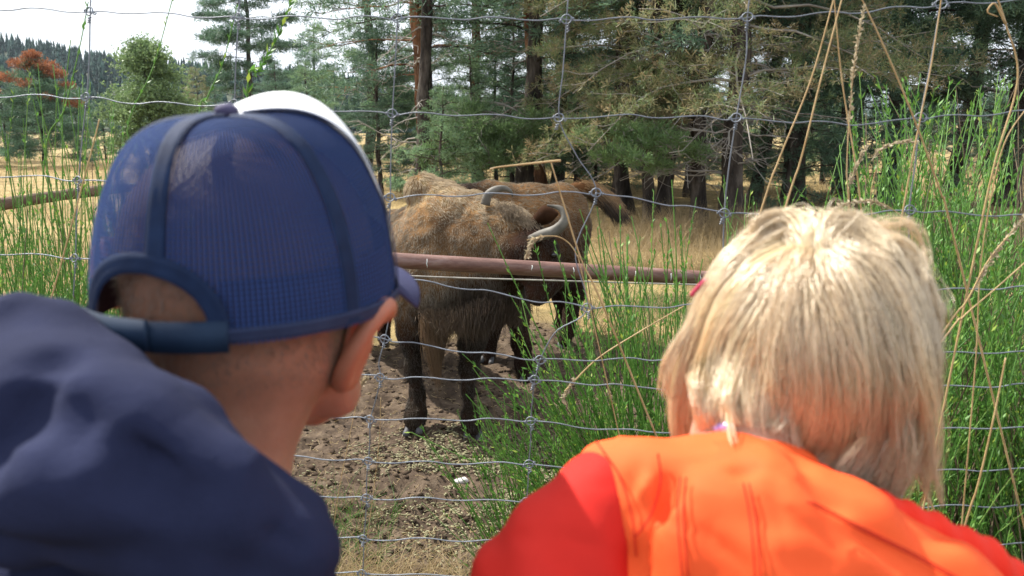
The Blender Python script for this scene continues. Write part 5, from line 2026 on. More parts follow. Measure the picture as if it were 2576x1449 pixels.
wx = wave(sp.outputs[0], .0030)
wy = wave(sp.outputs[1], .0026)
ad = nt.nodes.new('ShaderNodeMath')
ad.operation = 'MULTIPLY'
ad.use_clamp = False
nt.links.new(wx, ad.inputs[0])
ad.inputs[1].default_value = 1.0
mrh = nt.nodes.new('ShaderNodeMapRange')
mrh.inputs['From Min'].default_value = -0.35
mrh.inputs['From Max'].default_value = 0.5
nt.links.new(wx, mrh.inputs['Value'])
mry = nt.nodes.new('ShaderNodeMapRange')
mry.inputs['From Min'].default_value = -0.8
mry.inputs['From Max'].default_value = -0.3
nt.links.new(wy, mry.inputs['Value'])
hole = nt.nodes.new('ShaderNodeMath')
hole.operation = 'MULTIPLY'
nt.links.new(mrh.outputs[0], hole.inputs[0])
nt.links.new(mry.outputs[0], hole.inputs[1])
h2 = nt.nodes.new('ShaderNodeMath')
h2.operation = 'MULTIPLY'
h2.inputs[1].default_value = 0.85
nt.links.new(hole.outputs[0], h2.inputs[0])
cr = ramp_node(nt, [(0.0, (0.009, 0.014, 0.038)), (1.0, (0.052, 0.105, 0.31))])
wr = wave(sp.outputs[0], .0030, 1.2)
mr2 = nt.nodes.new('ShaderNodeMapRange')
mr2.inputs['From Min'].default_value = -1
nt.links.new(wr, mr2.inputs['Value'])
nt.links.new(mr2.outputs[0], cr.inputs['Fac'])
nt.links.new(cr.outputs['Color'], pb.inputs['Base Color'])
pb.inputs['Roughness'].default_value = .85
pb.inputs['Specular IOR Level'].default_value = .1
bmp = nt.nodes.new('ShaderNodeBump')
bmp.inputs['Distance'].default_value = .0007
nt.links.new(wx, bmp.inputs['Height'])
nt.links.new(bmp.outputs[0], pb.inputs['Normal'])
trn = nt.nodes.new('ShaderNodeBsdfTransparent')
ms = nt.nodes.new('ShaderNodeMixShader')
nt.links.new(h2.outputs[0], ms.inputs[0])
nt.links.new(pb.outputs[0], ms.inputs[1])
nt.links.new(trn.outputs[0], ms.inputs[2])
nt.links.new(ms.outputs[0], out.inputs['Surface'])

white_cap_m = fabric('white_cap_foam', (.74, .75, .77), (.82, .83, .84), 8, 700, .0003, .1, .8)
seam_m = fabric('navy_seam_tape', (.006, .014, .042), (.011, .026, .072), 60, 900, .0006, .2, .7)
navy_m = fabric('navy_cap_cloth', (.020, .030, .070), (.035, .050, .105), 40, 900, .0004, .2, .8)
button_m = fabric('button_cloth', (.050, .045, .095), (.075, .068, .125), 60, 900, .0003, .2, .7)
FS = R(56)
S2, S3, S4 = R(99), R(168), R(236)
panel('front_panel', -R(80), FS, white_cap_m, .0006, 60)
panel('mesh_panel', FS, S2, mesh_m)
panel('mesh_panel', S2, S3, mesh_m)
panel('mesh_panel', S3, S4, mesh_m)
panel('mesh_panel', S4, 2 * math.pi - R(80), mesh_m)


def band(name, ph, T, m, w, off=.0009, th=.0008):
    """flat tape following (ph, T) on the dome"""
    V0 = dome(ph, T, off)
    tg = np.gradient(V0, axis=0)
    tg /= np.linalg.norm(tg, axis=1)[:, None] + 1e-9
    nr = V0 - (CB + UP * .03)
    nr /= np.linalg.norm(nr, axis=1)[:, None]
    sd = np.cross(tg, nr)
    sd /= np.linalg.norm(sd, axis=1)[:, None] + 1e-9
    prof = [(-1, -.3), (-.8, .7), (-.35, 1), (0, .45), (.35, 1), (.8, .7), (1, -.3)]
    V = np.stack([V0 + sd * (a * w / 2) + nr * (b * th) for a, b in prof], 1).reshape(-1, 3)
    n, k = len(V0), len(prof)
    I = np.arange(n * k).reshape(n, k)
    Q = np.stack([I[:-1, :-1].ravel(), I[1:, :-1].ravel(), I[1:, 1:].ravel(), I[:-1, 1:].ravel()], 1)
    return link(name, mesh(name, V, Q), m, cap)


for ph in (S2, S3, S4):
    t0 = float(t_low(np.array(ph % (2 * math.pi))))
    T = np.linspace(t0 + .01, .985, 50)
    band('seam', np.full(50, ph), T, seam_m, .0115)
for ph in (FS, -R(80)):
    T = np.linspace(0.0, .985, 50)
    band('front_seam', np.full(50, ph), T, navy_m, .006, .0016)
ph = np.linspace(CEN - OPN * .999, CEN + OPN * .999, 70)
band('opening_binding', ph, t_low(ph) + .012, seam_m, .0115, .0010)
ph = np.linspace(CEN + OPN * .97, CEN - OPN * .97 + 2 * math.pi, 140)
band('rim_binding', ph, np.full(140, .03), navy_m, .009, .0010)
# inner sweatband showing dark through the mesh
ph = np.linspace(R(150 - 92), R(150), 50)
ph = np.linspace(CEN + OPN, CEN - OPN + 2 * math.pi, 120)
T = np.linspace(.0, .20, 6)
PH, TT = np.meshgrid(ph, T, indexing='ij')
V = dome(PH.ravel(), TT.ravel(), -.0028)
I = np.arange(len(V)).reshape(120, 6)
Q = np.stack([I[:-1, :-1].ravel(), I[1:, :-1].ravel(), I[1:, 1:].ravel(), I[:-1, 1:].ravel()], 1)
link('sweatband', mesh('sweatband', V, Q), fabric('sweatband', (.035, .022, .040), (.06, .035, .055), 20), cap)
# snap strap across the opening: two overlapping plastic tabs
strap_m = nmat('strap_plastic', [(0.3, (.006, .016, .038)), (0.7, (.014, .032, .066))], 30, .7, .2)
for a0, a1, of, zz in ((-1.08, .25, .0015, 0), (-.2, 1.08, .0040, .001)):
    ph = np.linspace(CEN + OPN * a0, CEN + OPN * a1, 40)
    lo, hi = dome(ph, np.full(40, .004), of), dome(ph, np.full(40, .100), of)
    lo2, hi2 = dome(ph, np.full(40, .004), of + .0018), dome(ph, np.full(40, .100), of + .0018)
    lo, hi, lo2, hi2 = [v + UP * (zz - .004) for v in (lo, hi, lo2, hi2)]
    V = np.stack([lo, hi, hi2, lo2], 1).reshape(-1, 3)
    I = np.arange(160).reshape(40, 4)
    Q = np.concatenate([np.stack([I[:-1, j], I[1:, j], I[1:, (j + 1) % 4], I[:-1, (j + 1) % 4]], 1) for j in range(4)] + [I[:1], I[-1:, ::-1]])
    link('strap', mesh('strap', V, Q), strap_m, cap)
# button
V, Q = sdf_mesh([('e', dome(np.array([math.pi]), np.array([1.0]))[0] + UP * .0032, np.array([.0075, .0075, .0052]))], .001, .002)
link('button', mesh('button', V, Q), button_m, cap)
# brim
u_, v_ = np.meshgrid(np.linspace(-1, 1, 40), np.linspace(0, 1, 14), indexing='ij')
ang = u_ * R(50)
base = dome(ang.ravel(), np.full(ang.size, .03))
lat = np.sin(ang).ravel() * A_LAT
ext = v_.ravel() * (.036 * np.sqrt(np.clip(1 - (u_.ravel() * .93) ** 2, 0, 1)) + .010)
top = base + FB * ext[:, None] - UP * ((np.abs(lat) / .088) ** 2 * .022 * v_.ravel() + .004 * v_.ravel())[:, None] + LB * (np.sign(u_.ravel()) * .004 * v_.ravel())[:, None]
bot = top - UP * .003
I = np.arange(560).reshape(40, 14)
q1 = np.stack([I[:-1, :-1].ravel(), I[1:, :-1].ravel(), I[1:, 1:].ravel(), I[:-1, 1:].ravel()], 1)
edge = [list(I[:, -1])]
Qs = [list(q) for q in q1] + [list(q[::-1] + 560) for q in q1]
ring = list(I[:, 0]) + list(I[-1, 1:]) + list(I[::-1, -1][1:]) + list(I[0, ::-1][1:-1])
for a, b in zip(ring, ring[1:] + ring[:1]):
    Qs.append([a, b, b + 560, a + 560][::-1])
link('brim', mesh('brim', np.concatenate([top, bot]), Qs), fabric('brim_cloth', (.028, .030, .070), (.040, .043, .095), 40), cap)

# cropped hair at the back of the head
srs = np.random.RandomState(6)
V, Q = sdf_mesh([p for p in HEADP], .006, .018)
P, N = sample(V, Q, 16000, srs)
z = (P - CB) @ UP
ff = (P - CB) @ FH
k_ = (z > -.040 + .012 * srs.rand(len(P))) & (z < .075) & (ff < .03)
P, N, z = P[k_], N[k_], z[k_]
L = .0045 * srs.uniform(.6, 1.2, len(P)) * (.5 + .5 * sstep(-.03, .01, z))
D = N * .5 + np.array([0, 0, -.9]) + srs.normal(0, .25, P.shape)
D /= np.linalg.norm(D, axis=1)[:, None]
pts = P[:, None] + D[:, None] * (np.linspace(0, 1, 3)[None, :, None] * L[:, None, None])
ch = curves('cropped_hair', pts, .00011 * np.ones((len(P), 3)), np.array([[.10, .065, .04]]) * srs.uniform(.6, 1.5, (len(P), 1)), strand_mat('brown_hair', .4, .08, .2), boy)
ch['kind'] = 'stuff'

# ---- hoodie
hood_m = fabric('navy_fleece', (.012, .0150, .038), (.019, .0235, .058), 14, 420, .0007, .0, .95)


HCREASE = [(at(118, 880, .37), at(190, 990, .35), .004, .009), (at(190, 990, .35), at(514, 1200, .34), .0035, .0035), (at(514, 1200, .34), at(761, 1385, .345), .0035, .0035),
           (at(60, 960, .34), at(55, 1130, .33), .016, .012), (at(160, 1000, .34), at(250, 1180, .33), .006, .013), (at(250, 1180, .33), at(520, 1280, .33), .006, .010),
           (at(-60, 1150, .33), at(60, 1130, .33), .008, .009), (at(300, 1080, .34), at(420, 1230, .33), .005, .010), (at(-100, 1310, .33), at(420, 1370, .33), .010, .012)]


def h_disp(P):
    w = np.sin((P[:, 0] * .75 + P[:, 2] * 1.1 + .02 * vnoise(P * 14, 17)) * 120)
    cr = 0
    for a, b, dp, wd in HCREASE:
        ba = b - a
        t = np.clip(((P - a) @ ba) / (ba @ ba), 0, 1)
        d = np.linalg.norm((P - a - t[:, None] * ba) * np.array([1, .45, 1]), axis=1)
        cr = cr - dp * np.exp(-(d / wd) ** 2) * np.sin(math.pi * (.06 + .88 * t))
    zr = vnoise(P * np.array([17, 17, 9]), 31)
    return cr * 1.5 - .0034 * np.exp(-(zr / .13) ** 2) + .0022 * vnoise(P * 28, 11) + .0105 * vnoise(P * 15, 12) + .0005 * vnoise(P * 150, 13) + .0016 * w * sstep(-.2, .4, vnoise(P * 12, 18))


pr = chain([(at(-80, 975, .43), .022), (at(20, 915, .425), .020), (at(110, 872, .42), .020), (at(290, 975, .405), .021), (at(470, 1110, .39), .022), (at(600, 1240, .38), .021), (at(690, 1345, .375), .021), (at(705, 1400, .372), .021)])
pr += chain([(at(-120, 1040, .40), .045), (at(130, 1060, .375), .040), (at(330, 1160, .365), .042), (at(520, 1290, .36), .036), (at(640, 1385, .36), .024)])
pr += chain([(at(-120, 1150, .37), .046), (at(160, 1180, .357), .038), (at(360, 1230, .355), .030), (at(520, 1290, .355), .026)])
V, Q = sdf_mesh(pr, .0034, .022, h_disp, pad=.008)
hoodie = empty('hoodie', tuple(at(350, 1500, .40)))
tag(hoodie, 'navy fleece hoodie with its hood bunched up below the blue cap', 'hoodie')
link('hood', mesh('hood', V, Q), hood_m, hoodie)


def on_surface(V_, line, n=60, lift=.0004):
    """lay a sewn line on the side of a mesh that faces the viewer"""
    l2 = spline([(a, b, 0) for a, b in line], n)
    px, py = to_px(V_)
    out_ = []
    for a, b, _ in l2:
        d_ = np.hypot(px - a, py - b)
        near_ = d_ < max(22, d_.min() * 1.5)
        Yn = V_[near_, 1].min()
        out_.append(at(a, b, Yn))
    out_ = np.array(out_)
    ker = np.ones(7) / 7
    Ys = np.convolve(np.pad(out_[:, 1], 3, mode='edge'), ker, 'valid')
    return np.array([at(a, b, y_ - lift) for (a, b, _), y_ in zip(l2, Ys)])



pr = chain([(at(-260, 1540, .48), .05), (at(60, 1590, .45), .065), (at(420, 1620, .44), .062), (at(640, 1560, .42), .045), (at(780, 1700, .44), .045)])
pr += chain([(at(200, 1640, .44), .09), (np.array([T0[0], T0[1], 1.22]), .115), (np.array([T0[0], T0[1], 1.02]), .115)])
for s_ in (-1, 1):
    pr += chain([(z_(1.36) + LB * s_ * .10, .055), (z_(1.16) + LB * s_ * .15 + FB * .02, .046), (z_(1.08) + LB * s_ * .13 + FB * .12, .036)])
V, Q = sdf_mesh(pr, .006, .025, h_disp, pad=.01)
link('torso', mesh('torso', V, Q), hood_m, hoodie)
pr = []
for s_ in (-1, 1):
    pr += chain([(z_(1.02) + LB * s_ * .05, .085), (z_(gB + .26) + LB * s_ * .055, .062), (z_(gB + .08) + LB * s_ * .055, .055)])
V, Q = sdf_mesh(pr, .009, .02, h_disp)
tr_ = link('trousers', mesh('trousers', V, Q), fabric('grey_trousers', (.08, .08, .09), (.12, .12, .13)), boy)

# ---------------------------------------------------------------- girl
CG = at(2018, 868, 0.56)
girl = empty('person', (CG[0], CG[1] - .05, float(gz(CG[0], CG[1]))))
tag(girl, 'small blond child in a red orange jacket leaning forward to the fence, seen from behind', 'person', 'visitors at the fence')
FG = np.array([-.30, .86, -.40])
FG /= np.linalg.norm(FG)
LG = np.cross(FG, UP)
LG /= np.linalg.norm(LG)
UG = np.cross(LG, FG)
MG = np.stack([LG, FG, UG], 1)
hg = lambda l, f, u: CG + LG * l + FG * f + UG * u
NG = at(1865, 1135, .50)
gG = float(gz(CG[0], CG[1]))
pr = [('e', CG, np.array([.070, .084, .080]), MG), ('e', hg(0, -.012, -.03), np.array([.060, .065, .055]), MG)]
pr += chain([(hg(0, -.01, -.035), .042), (at(1872, 1040, .535), .031), (NG, .031), (at(1900, 1260, .47), .04)])
pr += chain([(hg(.045, .02, -.05), .018), (hg(.02, .075, -.09), .016), (hg(-.02, .075, -.09), .016), (hg(-.045, .02, -.05), .018)])
pr += chain([(hg(0, .06, -.05), .042), (hg(0, .04, -.06), .04)])
pr += chain([(hg(0, .084, -.02), .010), (hg(0, .096, -.034), .009)])
T1 = np.array([at(1950, 1500, .50)[0], .48, 0])
w_ = lambda z: T1 + UP * z
pr += chain([(w_(1.36), .06), (w_(1.15), .085), (w_(1.0), .09)])
XR = np.array([1.0, 0, 0])
YR = np.array([0, 1.0, 0])
for s_ in (-1, 1):
    pr += chain([(w_(1.36) + XR * s_ * .09, .035), (w_(1.18) + XR * s_ * .13, .03), (w_(1.12) + XR * s_ * .10 + YR * .14, .022)])
    pr += chain([(w_(.98) + XR * s_ * .045, .06), (w_(gG + .24) + XR * s_ * .05, .042), (w_(gG + .05) + XR * s_ * .05, .03), (w_(gG + .03) + XR * s_ * .05 + YR * .08, .026)])
V, Q = sdf_mesh(pr, .0052, .016, pad=.01)
link('body', mesh('body', V, Q, True, np.tile([1.1, 1.08, 1.05], (len(V), 1))), skin_m, girl)
ear(at(1800, 965, .555), -LG * .9 - FG * .35, UG, FG, .75, girl)

for s_ in (-1, 1):
    eye(hg(s_ * .026, .077, -.004), FG, girl)
    hand(w_(1.105) + XR * s_ * .098 + YR * .155, np.array([0, .35, -.9]), YR, XR * s_, .8, [1.1, 1.08, 1.05], girl)

# scalp base below the strands
scalp_m = nmat('blond_scalp', [(0.3, (.22, .14, .06)), (0.7, (.38, .26, .13))], 60, .8, .2, stretch=(3, 3, .4))
pr = [('e', CG + UG * .002, np.array([.072, .085, .080]), MG), ('e', hg(.012, -.01, -.02), np.array([.066, .074, .062]), MG)]
nape = at(1835, 960, .50)


def scalp_cut(P):
    # leave the nape free
    q = P - at(1835, 1000, .50)
    return .060 - np.linalg.norm(q * np.array([1.1, .5, .75]), axis=-1)


V, Q = sdf_mesh(pr, .004, .015, cut=scalp_cut)
hair_o = link('hair_base', mesh('hair_base', V, Q), scalp_m, girl)

hair_m = strand_mat('blond_hair', 0.36, 0.24, 0.28, (1.0, .94, .84))
grs = np.random.RandomState(88)


def ell_hit(x, y, extra):
    """first hit of the view ray with the head ellipsoid grown by extra; None outside"""
    o = np.array([0, 0, CAMZ])
    d = at(x, y, 1.0) - o
    r = np.array([.0720, .085, .0800]) + extra
    oo, dd = ((o - CG) @ MG) / r, (d @ MG) / r
    a, b, c = dd @ dd, 2 * oo @ dd, oo @ oo - 1
    D = b * b - 4 * a * c
    if D < 0:
        return None
    return o + d * ((-b - math.sqrt(D)) / (2 * a))


def lock(pts, extra=(.003, .012), off=None):
    pts = [((2015 + (q[0] - 2015) * .962,) + tuple(q[1:])) for q in pts]
    out_ = []
    last = None
    n = len(pts)
    for i, q in enumerate(pts):
        e = lerp(extra[0], extra[1], i / (n - 1))
        if len(q) == 3:
            p = at(q[0], q[1], q[2])
        else:
            p = ell_hit(q[0], q[1], e)
            if p is None or p[1] > (last[1] + .03 if last is not None else 9):
                p = at(q[0], q[1], (last[1] if last is not None else CG[1] - .03) - .001)
        out_.append(p)
        last = p
    return np.array(out_)


# guide locks: (points in the photograph, width, number of strands, shade)
G = []
crown = (2060, 615)


def g(pts, w=.008, n=420, shade=1.0, extra=(.003, .010), tip=.5):
    G.append((lock(pts, extra), w, n, shade, tip))


# right side, long sweep
g([(2080, 600), (2200, 640), (2290, 760), (2325, 900), (2315, 1050), (2270, 1190)], .011, 800)
g([(2080, 610), (2180, 680), (2260, 800), (2290, 940), (2280, 1080), (2235, 1230)], .011, 800, .92)
g([(2070, 620), (2150, 700), (2215, 820), (2240, 960), (2225, 1100), (2160, 1225)], .011, 800, .95)
g([(2060, 620), (2120, 720), (2165, 850), (2185, 990), (2170, 1110), (2090, 1210)], .011, 800, .88)
g([(2100, 590), (2230, 620), (2325, 740), (2345, 880), (2335, 1040), (2305, 1150)], .008, 500, .8)
g([(2090, 585), (2190, 590), (2280, 660), (2335, 790), (2348, 930), (2330, 1060)], .008, 420, .85)
g([(2060, 600), (2090, 740), (2120, 900), (2130, 1030), (2100, 1130), (2030, 1190)], .010, 700, .9)
g([(2050, 610), (2060, 740), (2075, 900), (2080, 1020), (2050, 1110), (1985, 1170)], .010, 700, 1.0)
g([(2040, 610), (2030, 740), (2035, 880), (2040, 1000), (2015, 1090), (1960, 1145)], .009, 650, 1.05)
g([(2030, 610), (2000, 730), (1990, 870), (1995, 990), (1980, 1080), (1950, 1135)], .009, 650, 1.0)
g([(2020, 610), (1970, 720), (1945, 850), (1940, 960), (1945, 1050), (1945, 1120)], .008, 600, 1.1)
g([(2010, 610), (1940, 710), (1915, 830), (1905, 940), (1920, 1040), (1935, 1110)], .006, 420, 1.05)
g([(2000, 700), (1965, 830), (1935, 960), (1925, 1060, .485), (1945, 1130, .480), (1975, 1165, .478)], .008, 600, .95)
g([(2010, 720), (1985, 850), (1960, 980), (1960, 1080, .485), (1985, 1150, .480), (2010, 1180, .478)], .009, 600, .9)
g([(1990, 700), (1940, 800), (1910, 900), (1895, 990, .488), (1910, 1070, .482), (1935, 1130, .478)], .006, 380, 1.0)
g([(1960, 700), (1900, 800), (1850, 900), (1820, 990, .497), (1800, 1060, .492), (1805, 1110, .490)], .012, 210, 1.05)
g([(1970, 720), (1910, 840), (1872, 940), (1862, 1020, .490), (1868, 1080, .486)], .010, 170, 1.05)
g([(1830, 720), (1770, 830), (1750, 920), (1762, 1000, .50), (1775, 1070, .495), (1800, 1110, .492)], .007, 380, 1.0)
g([(1860, 700), (1790, 800), (1745, 900), (1722, 1000), (1716, 1080), (1750, 1150)], .006, 420, 1.0)
g([(1880, 700), (1810, 800), (1765, 900), (1748, 1000), (1742, 1080), (1780, 1130)], .005, 320, .95)
# lower right: darker under-hair curling forward
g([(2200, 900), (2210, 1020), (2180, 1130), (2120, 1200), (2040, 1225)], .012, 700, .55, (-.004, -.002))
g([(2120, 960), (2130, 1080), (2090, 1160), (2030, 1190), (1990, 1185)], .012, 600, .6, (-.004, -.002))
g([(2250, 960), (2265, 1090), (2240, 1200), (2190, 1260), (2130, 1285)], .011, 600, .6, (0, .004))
# left side: short locks swept to the left edge
g([(2000, 600), (1900, 640), (1820, 720), (1760, 830), (1720, 950), (1700, 1080), (1745, 1150)], .0075, 700, 1.0)
g([(1990, 610), (1880, 670), (1800, 760), (1750, 870), (1725, 970), (1718, 1075), (1765, 1140)], .0075, 700, 1.05)
g([(2010, 620), (1900, 690), (1830, 770), (1790, 850), (1760, 940), (1740, 1030)], .0065, 480, 1.0)
g([(2010, 595), (1910, 610), (1820, 670), (1755, 780), (1710, 900), (1690, 1010), (1700, 1090)], .0065, 480, .95)
g([(2020, 630), (1930, 700), (1870, 770), (1820, 830), (1790, 880)], .008, 500, .9)
g([(2020, 640), (1945, 720), (1890, 800), (1850, 860), (1830, 900)], .008, 480, .85)
g([(1990, 590), (1880, 600), (1790, 690), (1725, 800), (1685, 900), (1665, 980)], .004, 160, .9)
# top and crown
g([(2060, 640), (2100, 600), (2170, 610), (2240, 680)], .013, 600, 1.0)
g([(2040, 640), (2000, 590), (1930, 600), (1850, 670), (1800, 740)], .012, 700, 1.05)
g([(2050, 660), (2050, 620), (2010, 575), (1950, 580), (1880, 640)], .011, 520, 1.0)
g([(2050, 650), (2080, 590), (2130, 570), (2200, 600), (2270, 690)], .010, 460, .95)
g([(2040, 640), (2020, 700), (1985, 790), (1970, 880), (1965, 960)], .013, 700, 1.05)
g([(2060, 640), (2080, 720), (2120, 830), (2150, 930), (2160, 1010)], .013, 700, .95)
g([(2070, 640), (2130, 720), (2200, 820), (2240, 920), (2250, 1010)], .013, 700, .95)
g([(2080, 630), (2170, 690), (2250, 790), (2290, 890), (2300, 980)], .012, 620, .9)
# fly-aways and the loop at the right
g([(2200, 620), (2260, 600), (2320, 640), (2335, 700), (2300, 750, .50), (2230, 770, .49)], .0035, 30, 1.15, (.01, .02))
g([(2150, 600), (2230, 570), (2310, 570), (2345, 640), (2350, 700)], .007, 26, 1.0, (.008, .02))
g([(1850, 640), (1760, 780), (1690, 880), (1665, 960), (1672, 1010)], .003, 40, 1.1, (.01, .014))
g([(1840, 650), (1740, 800), (1668, 900), (1650, 990)], .004, 40, 1.1, (.012, .016))
g([(2300, 900), (2345, 1050), (2350, 1180), (2370, 1290)], .008, 60, .7, (.004, .01))
g([(1940, 600), (1900, 560), (1960, 535), (2050, 545)], .006, 60, .8, (.006, .012))
g([(2100, 600), (2080, 550), (2150, 545), (2220, 590)], .006, 60, .8, (.006, .012))
# the ring-shaped loose lock over the nape
g([(1800, 940), (1772, 985), (1790, 1035), (1850, 1062), (1910, 1060)], .0012, 70, 1.15, (.004, .006))
g([(1900, 830), (1880, 870), (1892, 910), (1915, 930)], .0014, 60, 1.05, (.004, .008))

for _k in range(16):           # stray hairs leaving the mass
    a_ = G[grs.randint(0, 22)]
    q_ = a_[0].copy()
    q_[2:] += grs.normal(0, .010, q_[2:].shape) * np.linspace(.4, 1.6, len(q_[2:]))[:, None]
    G.append((q_, .007, 34, 1.1, .5))
allp, allc, allr = [], [], []
k = 14
for pts, w, n, shade, tip in G:
    c = spline(pts, k)
    w = w * .78
    n = int(n * 1.5)
    s = np.linspace(0, 1, k)
    o2 = grs.normal(0, 1, (n, 3)) * w
    wv = ((1 - .35 * s) * (.30 + .70 * np.minimum(1, s * 3.5)))[None, :, None]
    sub = grs.randint(0, max(3, n // 45), n)                      # smaller wisps inside a lock
    cent = grs.normal(0, 1, (max(3, n // 45), 3)) * w * .75
    o3 = cent[sub]
    mixw = (s ** .8)[None, :, None]
    off = o2[:, None] * (1 - mixw * .70) * wv + o3[:, None] * mixw * wv
    P = c[None] + off
    t = grs.uniform(.55, 1.0, n) ** .6
    # shorten strands individually
    idx = s[None] * t[:, None] * (k - 1)
    i0 = np.clip(idx.astype(int), 0, k - 2)
    f = (idx - i0)[..., None]
    r_ = np.arange(n)[:, None]
    P = P[r_, i0] * (1 - f) + P[r_, i0 + 1] * f
    P += (s ** 1.3)[None, :, None] * (.0009 * np.sin(s[None, :, None] * grs.uniform(4, 10, (n, 1, 1)) + grs.uniform(0, 6, (n, 1, 3))))
    allp.append(P)
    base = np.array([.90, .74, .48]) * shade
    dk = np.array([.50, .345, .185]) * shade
    lk = 1 + grs.normal(0, .10)
    base, dk = base * lk, dk * lk
    m_ = (grs.rand(len(cent), 1)[sub] * .7 + grs.rand(n, 1) * .3)
    allc.append(lerp(dk, base, m_))
    allr.append(np.full((n, k), .00026) * np.linspace(1, .55, k)[None])
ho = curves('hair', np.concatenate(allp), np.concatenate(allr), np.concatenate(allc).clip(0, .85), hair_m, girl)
ho['kind'] = 'stuff'

# hair clip, necklace
clip = MB()
clip.tube(spline([at(1738, 745, .565), at(1752, 728, .56), at(1768, 712, .555), at(1780, 703, .552)], 14), [.0010] + [.0018] * 12 + [.0010], 8)
tag(clip.build('hair_clip', nmat('pink_plastic', [(.3, (.50, .04, .10)), (.7, (.60, .08, .16))], 20, .3, .5)), 'small pink hair clip at the left side of the blond hair', 'hair clip')
neck = empty('bead_necklace', NG)
tag(neck, 'shiny violet bead necklace at the nape of the blond child', 'necklace')
bead_m = nmat('violet_beads', [(.3, (.32, .16, .62)), (.5, (.55, .40, .80)), (.7, (.75, .45, .78))], 160, .15, .8, metal=.4)
bp_ = spline([at(1775, 1100, .50), at(1800, 1080, .487), at(1840, 1074, .482), at(1880, 1082, .484), at(1915, 1104, .495)], 15)
V, Q = sdf_mesh([('e', np.zeros(3), np.array([.0034, .0034, .0034]))], .0009, .001, pad=.002)
bme = mesh('bead', V, Q)
bme.materials.append(bead_m)
for p in bp_:
    o = bpy.data.objects.new('bead', bme)
    COL.objects.link(o)
    o.parent = neck
    o.location = Vector(p) - Vector(neck.location)

# ---- jacket
jack_m = fabric('red_orange_jacket', (.80, .085, .020), (.88, .112, .028), 8, 1200, .00025, .15, .75)
yoke_m = fabric('orange_yoke', (.80, .105, .026), (.86, .130, .034), 8, 1200, .00025, .15, .75)
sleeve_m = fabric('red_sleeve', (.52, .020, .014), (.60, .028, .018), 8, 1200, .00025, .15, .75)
jacket = empty('jacket', tuple(at(1950, 1600, .46)))
tag(jacket, 'red orange hooded jacket of the blond child, its hood lying open on the back', 'jacket')


CREASE = [(at(1600, 1100, .45), at(1590, 1330, .44), .004, .005), (at(1680, 1120, .44), at(1700, 1460, .42), .007, .008),
          (at(1560, 1330, .43), at(1680, 1230, .43), .004, .006), (at(2010, 1180, .42), at(2130, 1300, .41), .006, .008),
          (at(1870, 1160, .43), at(1878, 1205, .42), .009, .006), (at(2080, 1330, .40), at(2480, 1470, .39), .006, .009),
          (at(1980, 1400, .38), at(2080, 1470, .38), .005, .008), (at(1400, 1300, .41), at(1480, 1420, .41), .005, .008),
          (at(1330, 1420, .40), at(1450, 1400, .41), .005, .007), (at(1850, 1260, .40), at(1990, 1330, .39), .004, .009)]


def j_disp(P):
    q = P * np.array([1, 1, 1])
    w = np.sin((P[:, 0] * 1.0 + P[:, 2] * .55) * 95 + 2.5 * vnoise(P * 16, 5)) * .0016
    cr = 0
    for a, b, dp, wd in CREASE:
        ba = b - a
        t = np.clip(((P - a) @ ba) / (ba @ ba), 0, 1)
        d = np.linalg.norm(P - a - t[:, None] * ba, axis=1)
        cr = cr - dp * np.exp(-(d / wd) ** 2) * np.sin(math.pi * (.08 + .84 * t))
    zr = vnoise(P * np.array([24, 20, 13]) + P[:, [2, 0, 1]] * 8, 31)
    z2 = vnoise(P * np.array([34, 30, 44]), 32)
    fold = np.sin((P[:, 0] * .9 + P[:, 2] * .5 - P[:, 1] * .3 + .012 * vnoise(P * 12, 33)) * 75) * .0011 * sstep(-.1, .5, vnoise(P * 9, 34))
    return cr * 1.35 - .0016 * np.exp(-(zr / .10) ** 2) - .0006 * np.exp(-(z2 / .12) ** 2) + fold + .0030 * vnoise(P * 19, 21) + .0018 * vnoise(P * 42, 22) + .0012 * np.abs(vnoise(P * 60, 23)) + w * (vnoise(P * 11, 9) > -.1)


pr = chain([(at(1560, 1205, .485), .027), (at(1640, 1255, .47), .034), (at(1800, 1300, .46), .046), (at(1950, 1400, .46), .052)])
pr += chain([(at(1900, 1490, .47), .072), (at(2280, 1740, .47), .075), (at(2560, 1860, .48), .05)])
pr += chain([(w_(1.30), .09), (w_(1.0), .11)])
pr += chain([(at(1640, 1330, .458), .030), (at(1620, 1480, .455), .036), (at(1640, 1700, .46), .045)])
pr += chain([(at(1660, 1185, .475), .016), (at(1760, 1180, .478), .017), (at(1900, 1180, .49), .018), (at(2020, 1190, .50), .016)])
pr += chain([(at(1790, 1190, .478), .013), (at(1850, 1180, .470), .014), (at(1930, 1185, .470), .014), (at(2010, 1215, .472), .014)])
V, Q = sdf_mesh(pr, .0032, .018, j_disp, pad=.01)
link('back', mesh('back', V, Q), yoke_m, jacket)
jst_m = fabric('jacket_stitching', (.42, .02, .012), (.50, .03, .015), 60)
for ln in ([(1655, 1140), (1662, 1210), (1640, 1290), (1600, 1350)], [(1500, 1110), (1560, 1200), (1590, 1300), (1600, 1400)]):
    m = MB()
    m.tube(on_surface(V, ln), .0006, 6)
    m.build('seam', jst_m, jacket)
pr = chain([(at(1515, 1235, .475), .0235), (at(1420, 1360, .452), .030), (at(1335, 1480, .435), .033), (at(1290, 1640, .43), .034), (np.array([at(1290, 1640, .43)[0] + .02, .60, 1.18]), .028)])
pr += chain([(at(1500, 1300, .462), .030), (at(1440, 1470, .44), .036)])
V, Q = sdf_mesh(pr, .0036, .016, j_disp, pad=.01)
link('sleeve', mesh('sleeve', V, Q), sleeve_m, jacket)
pr = chain([(at(2660, 1760, .49), .045), (at(2800, 1880, .48), .038), (np.array([at(2700, 1900, .46)[0], .62, 1.2]), .028)])
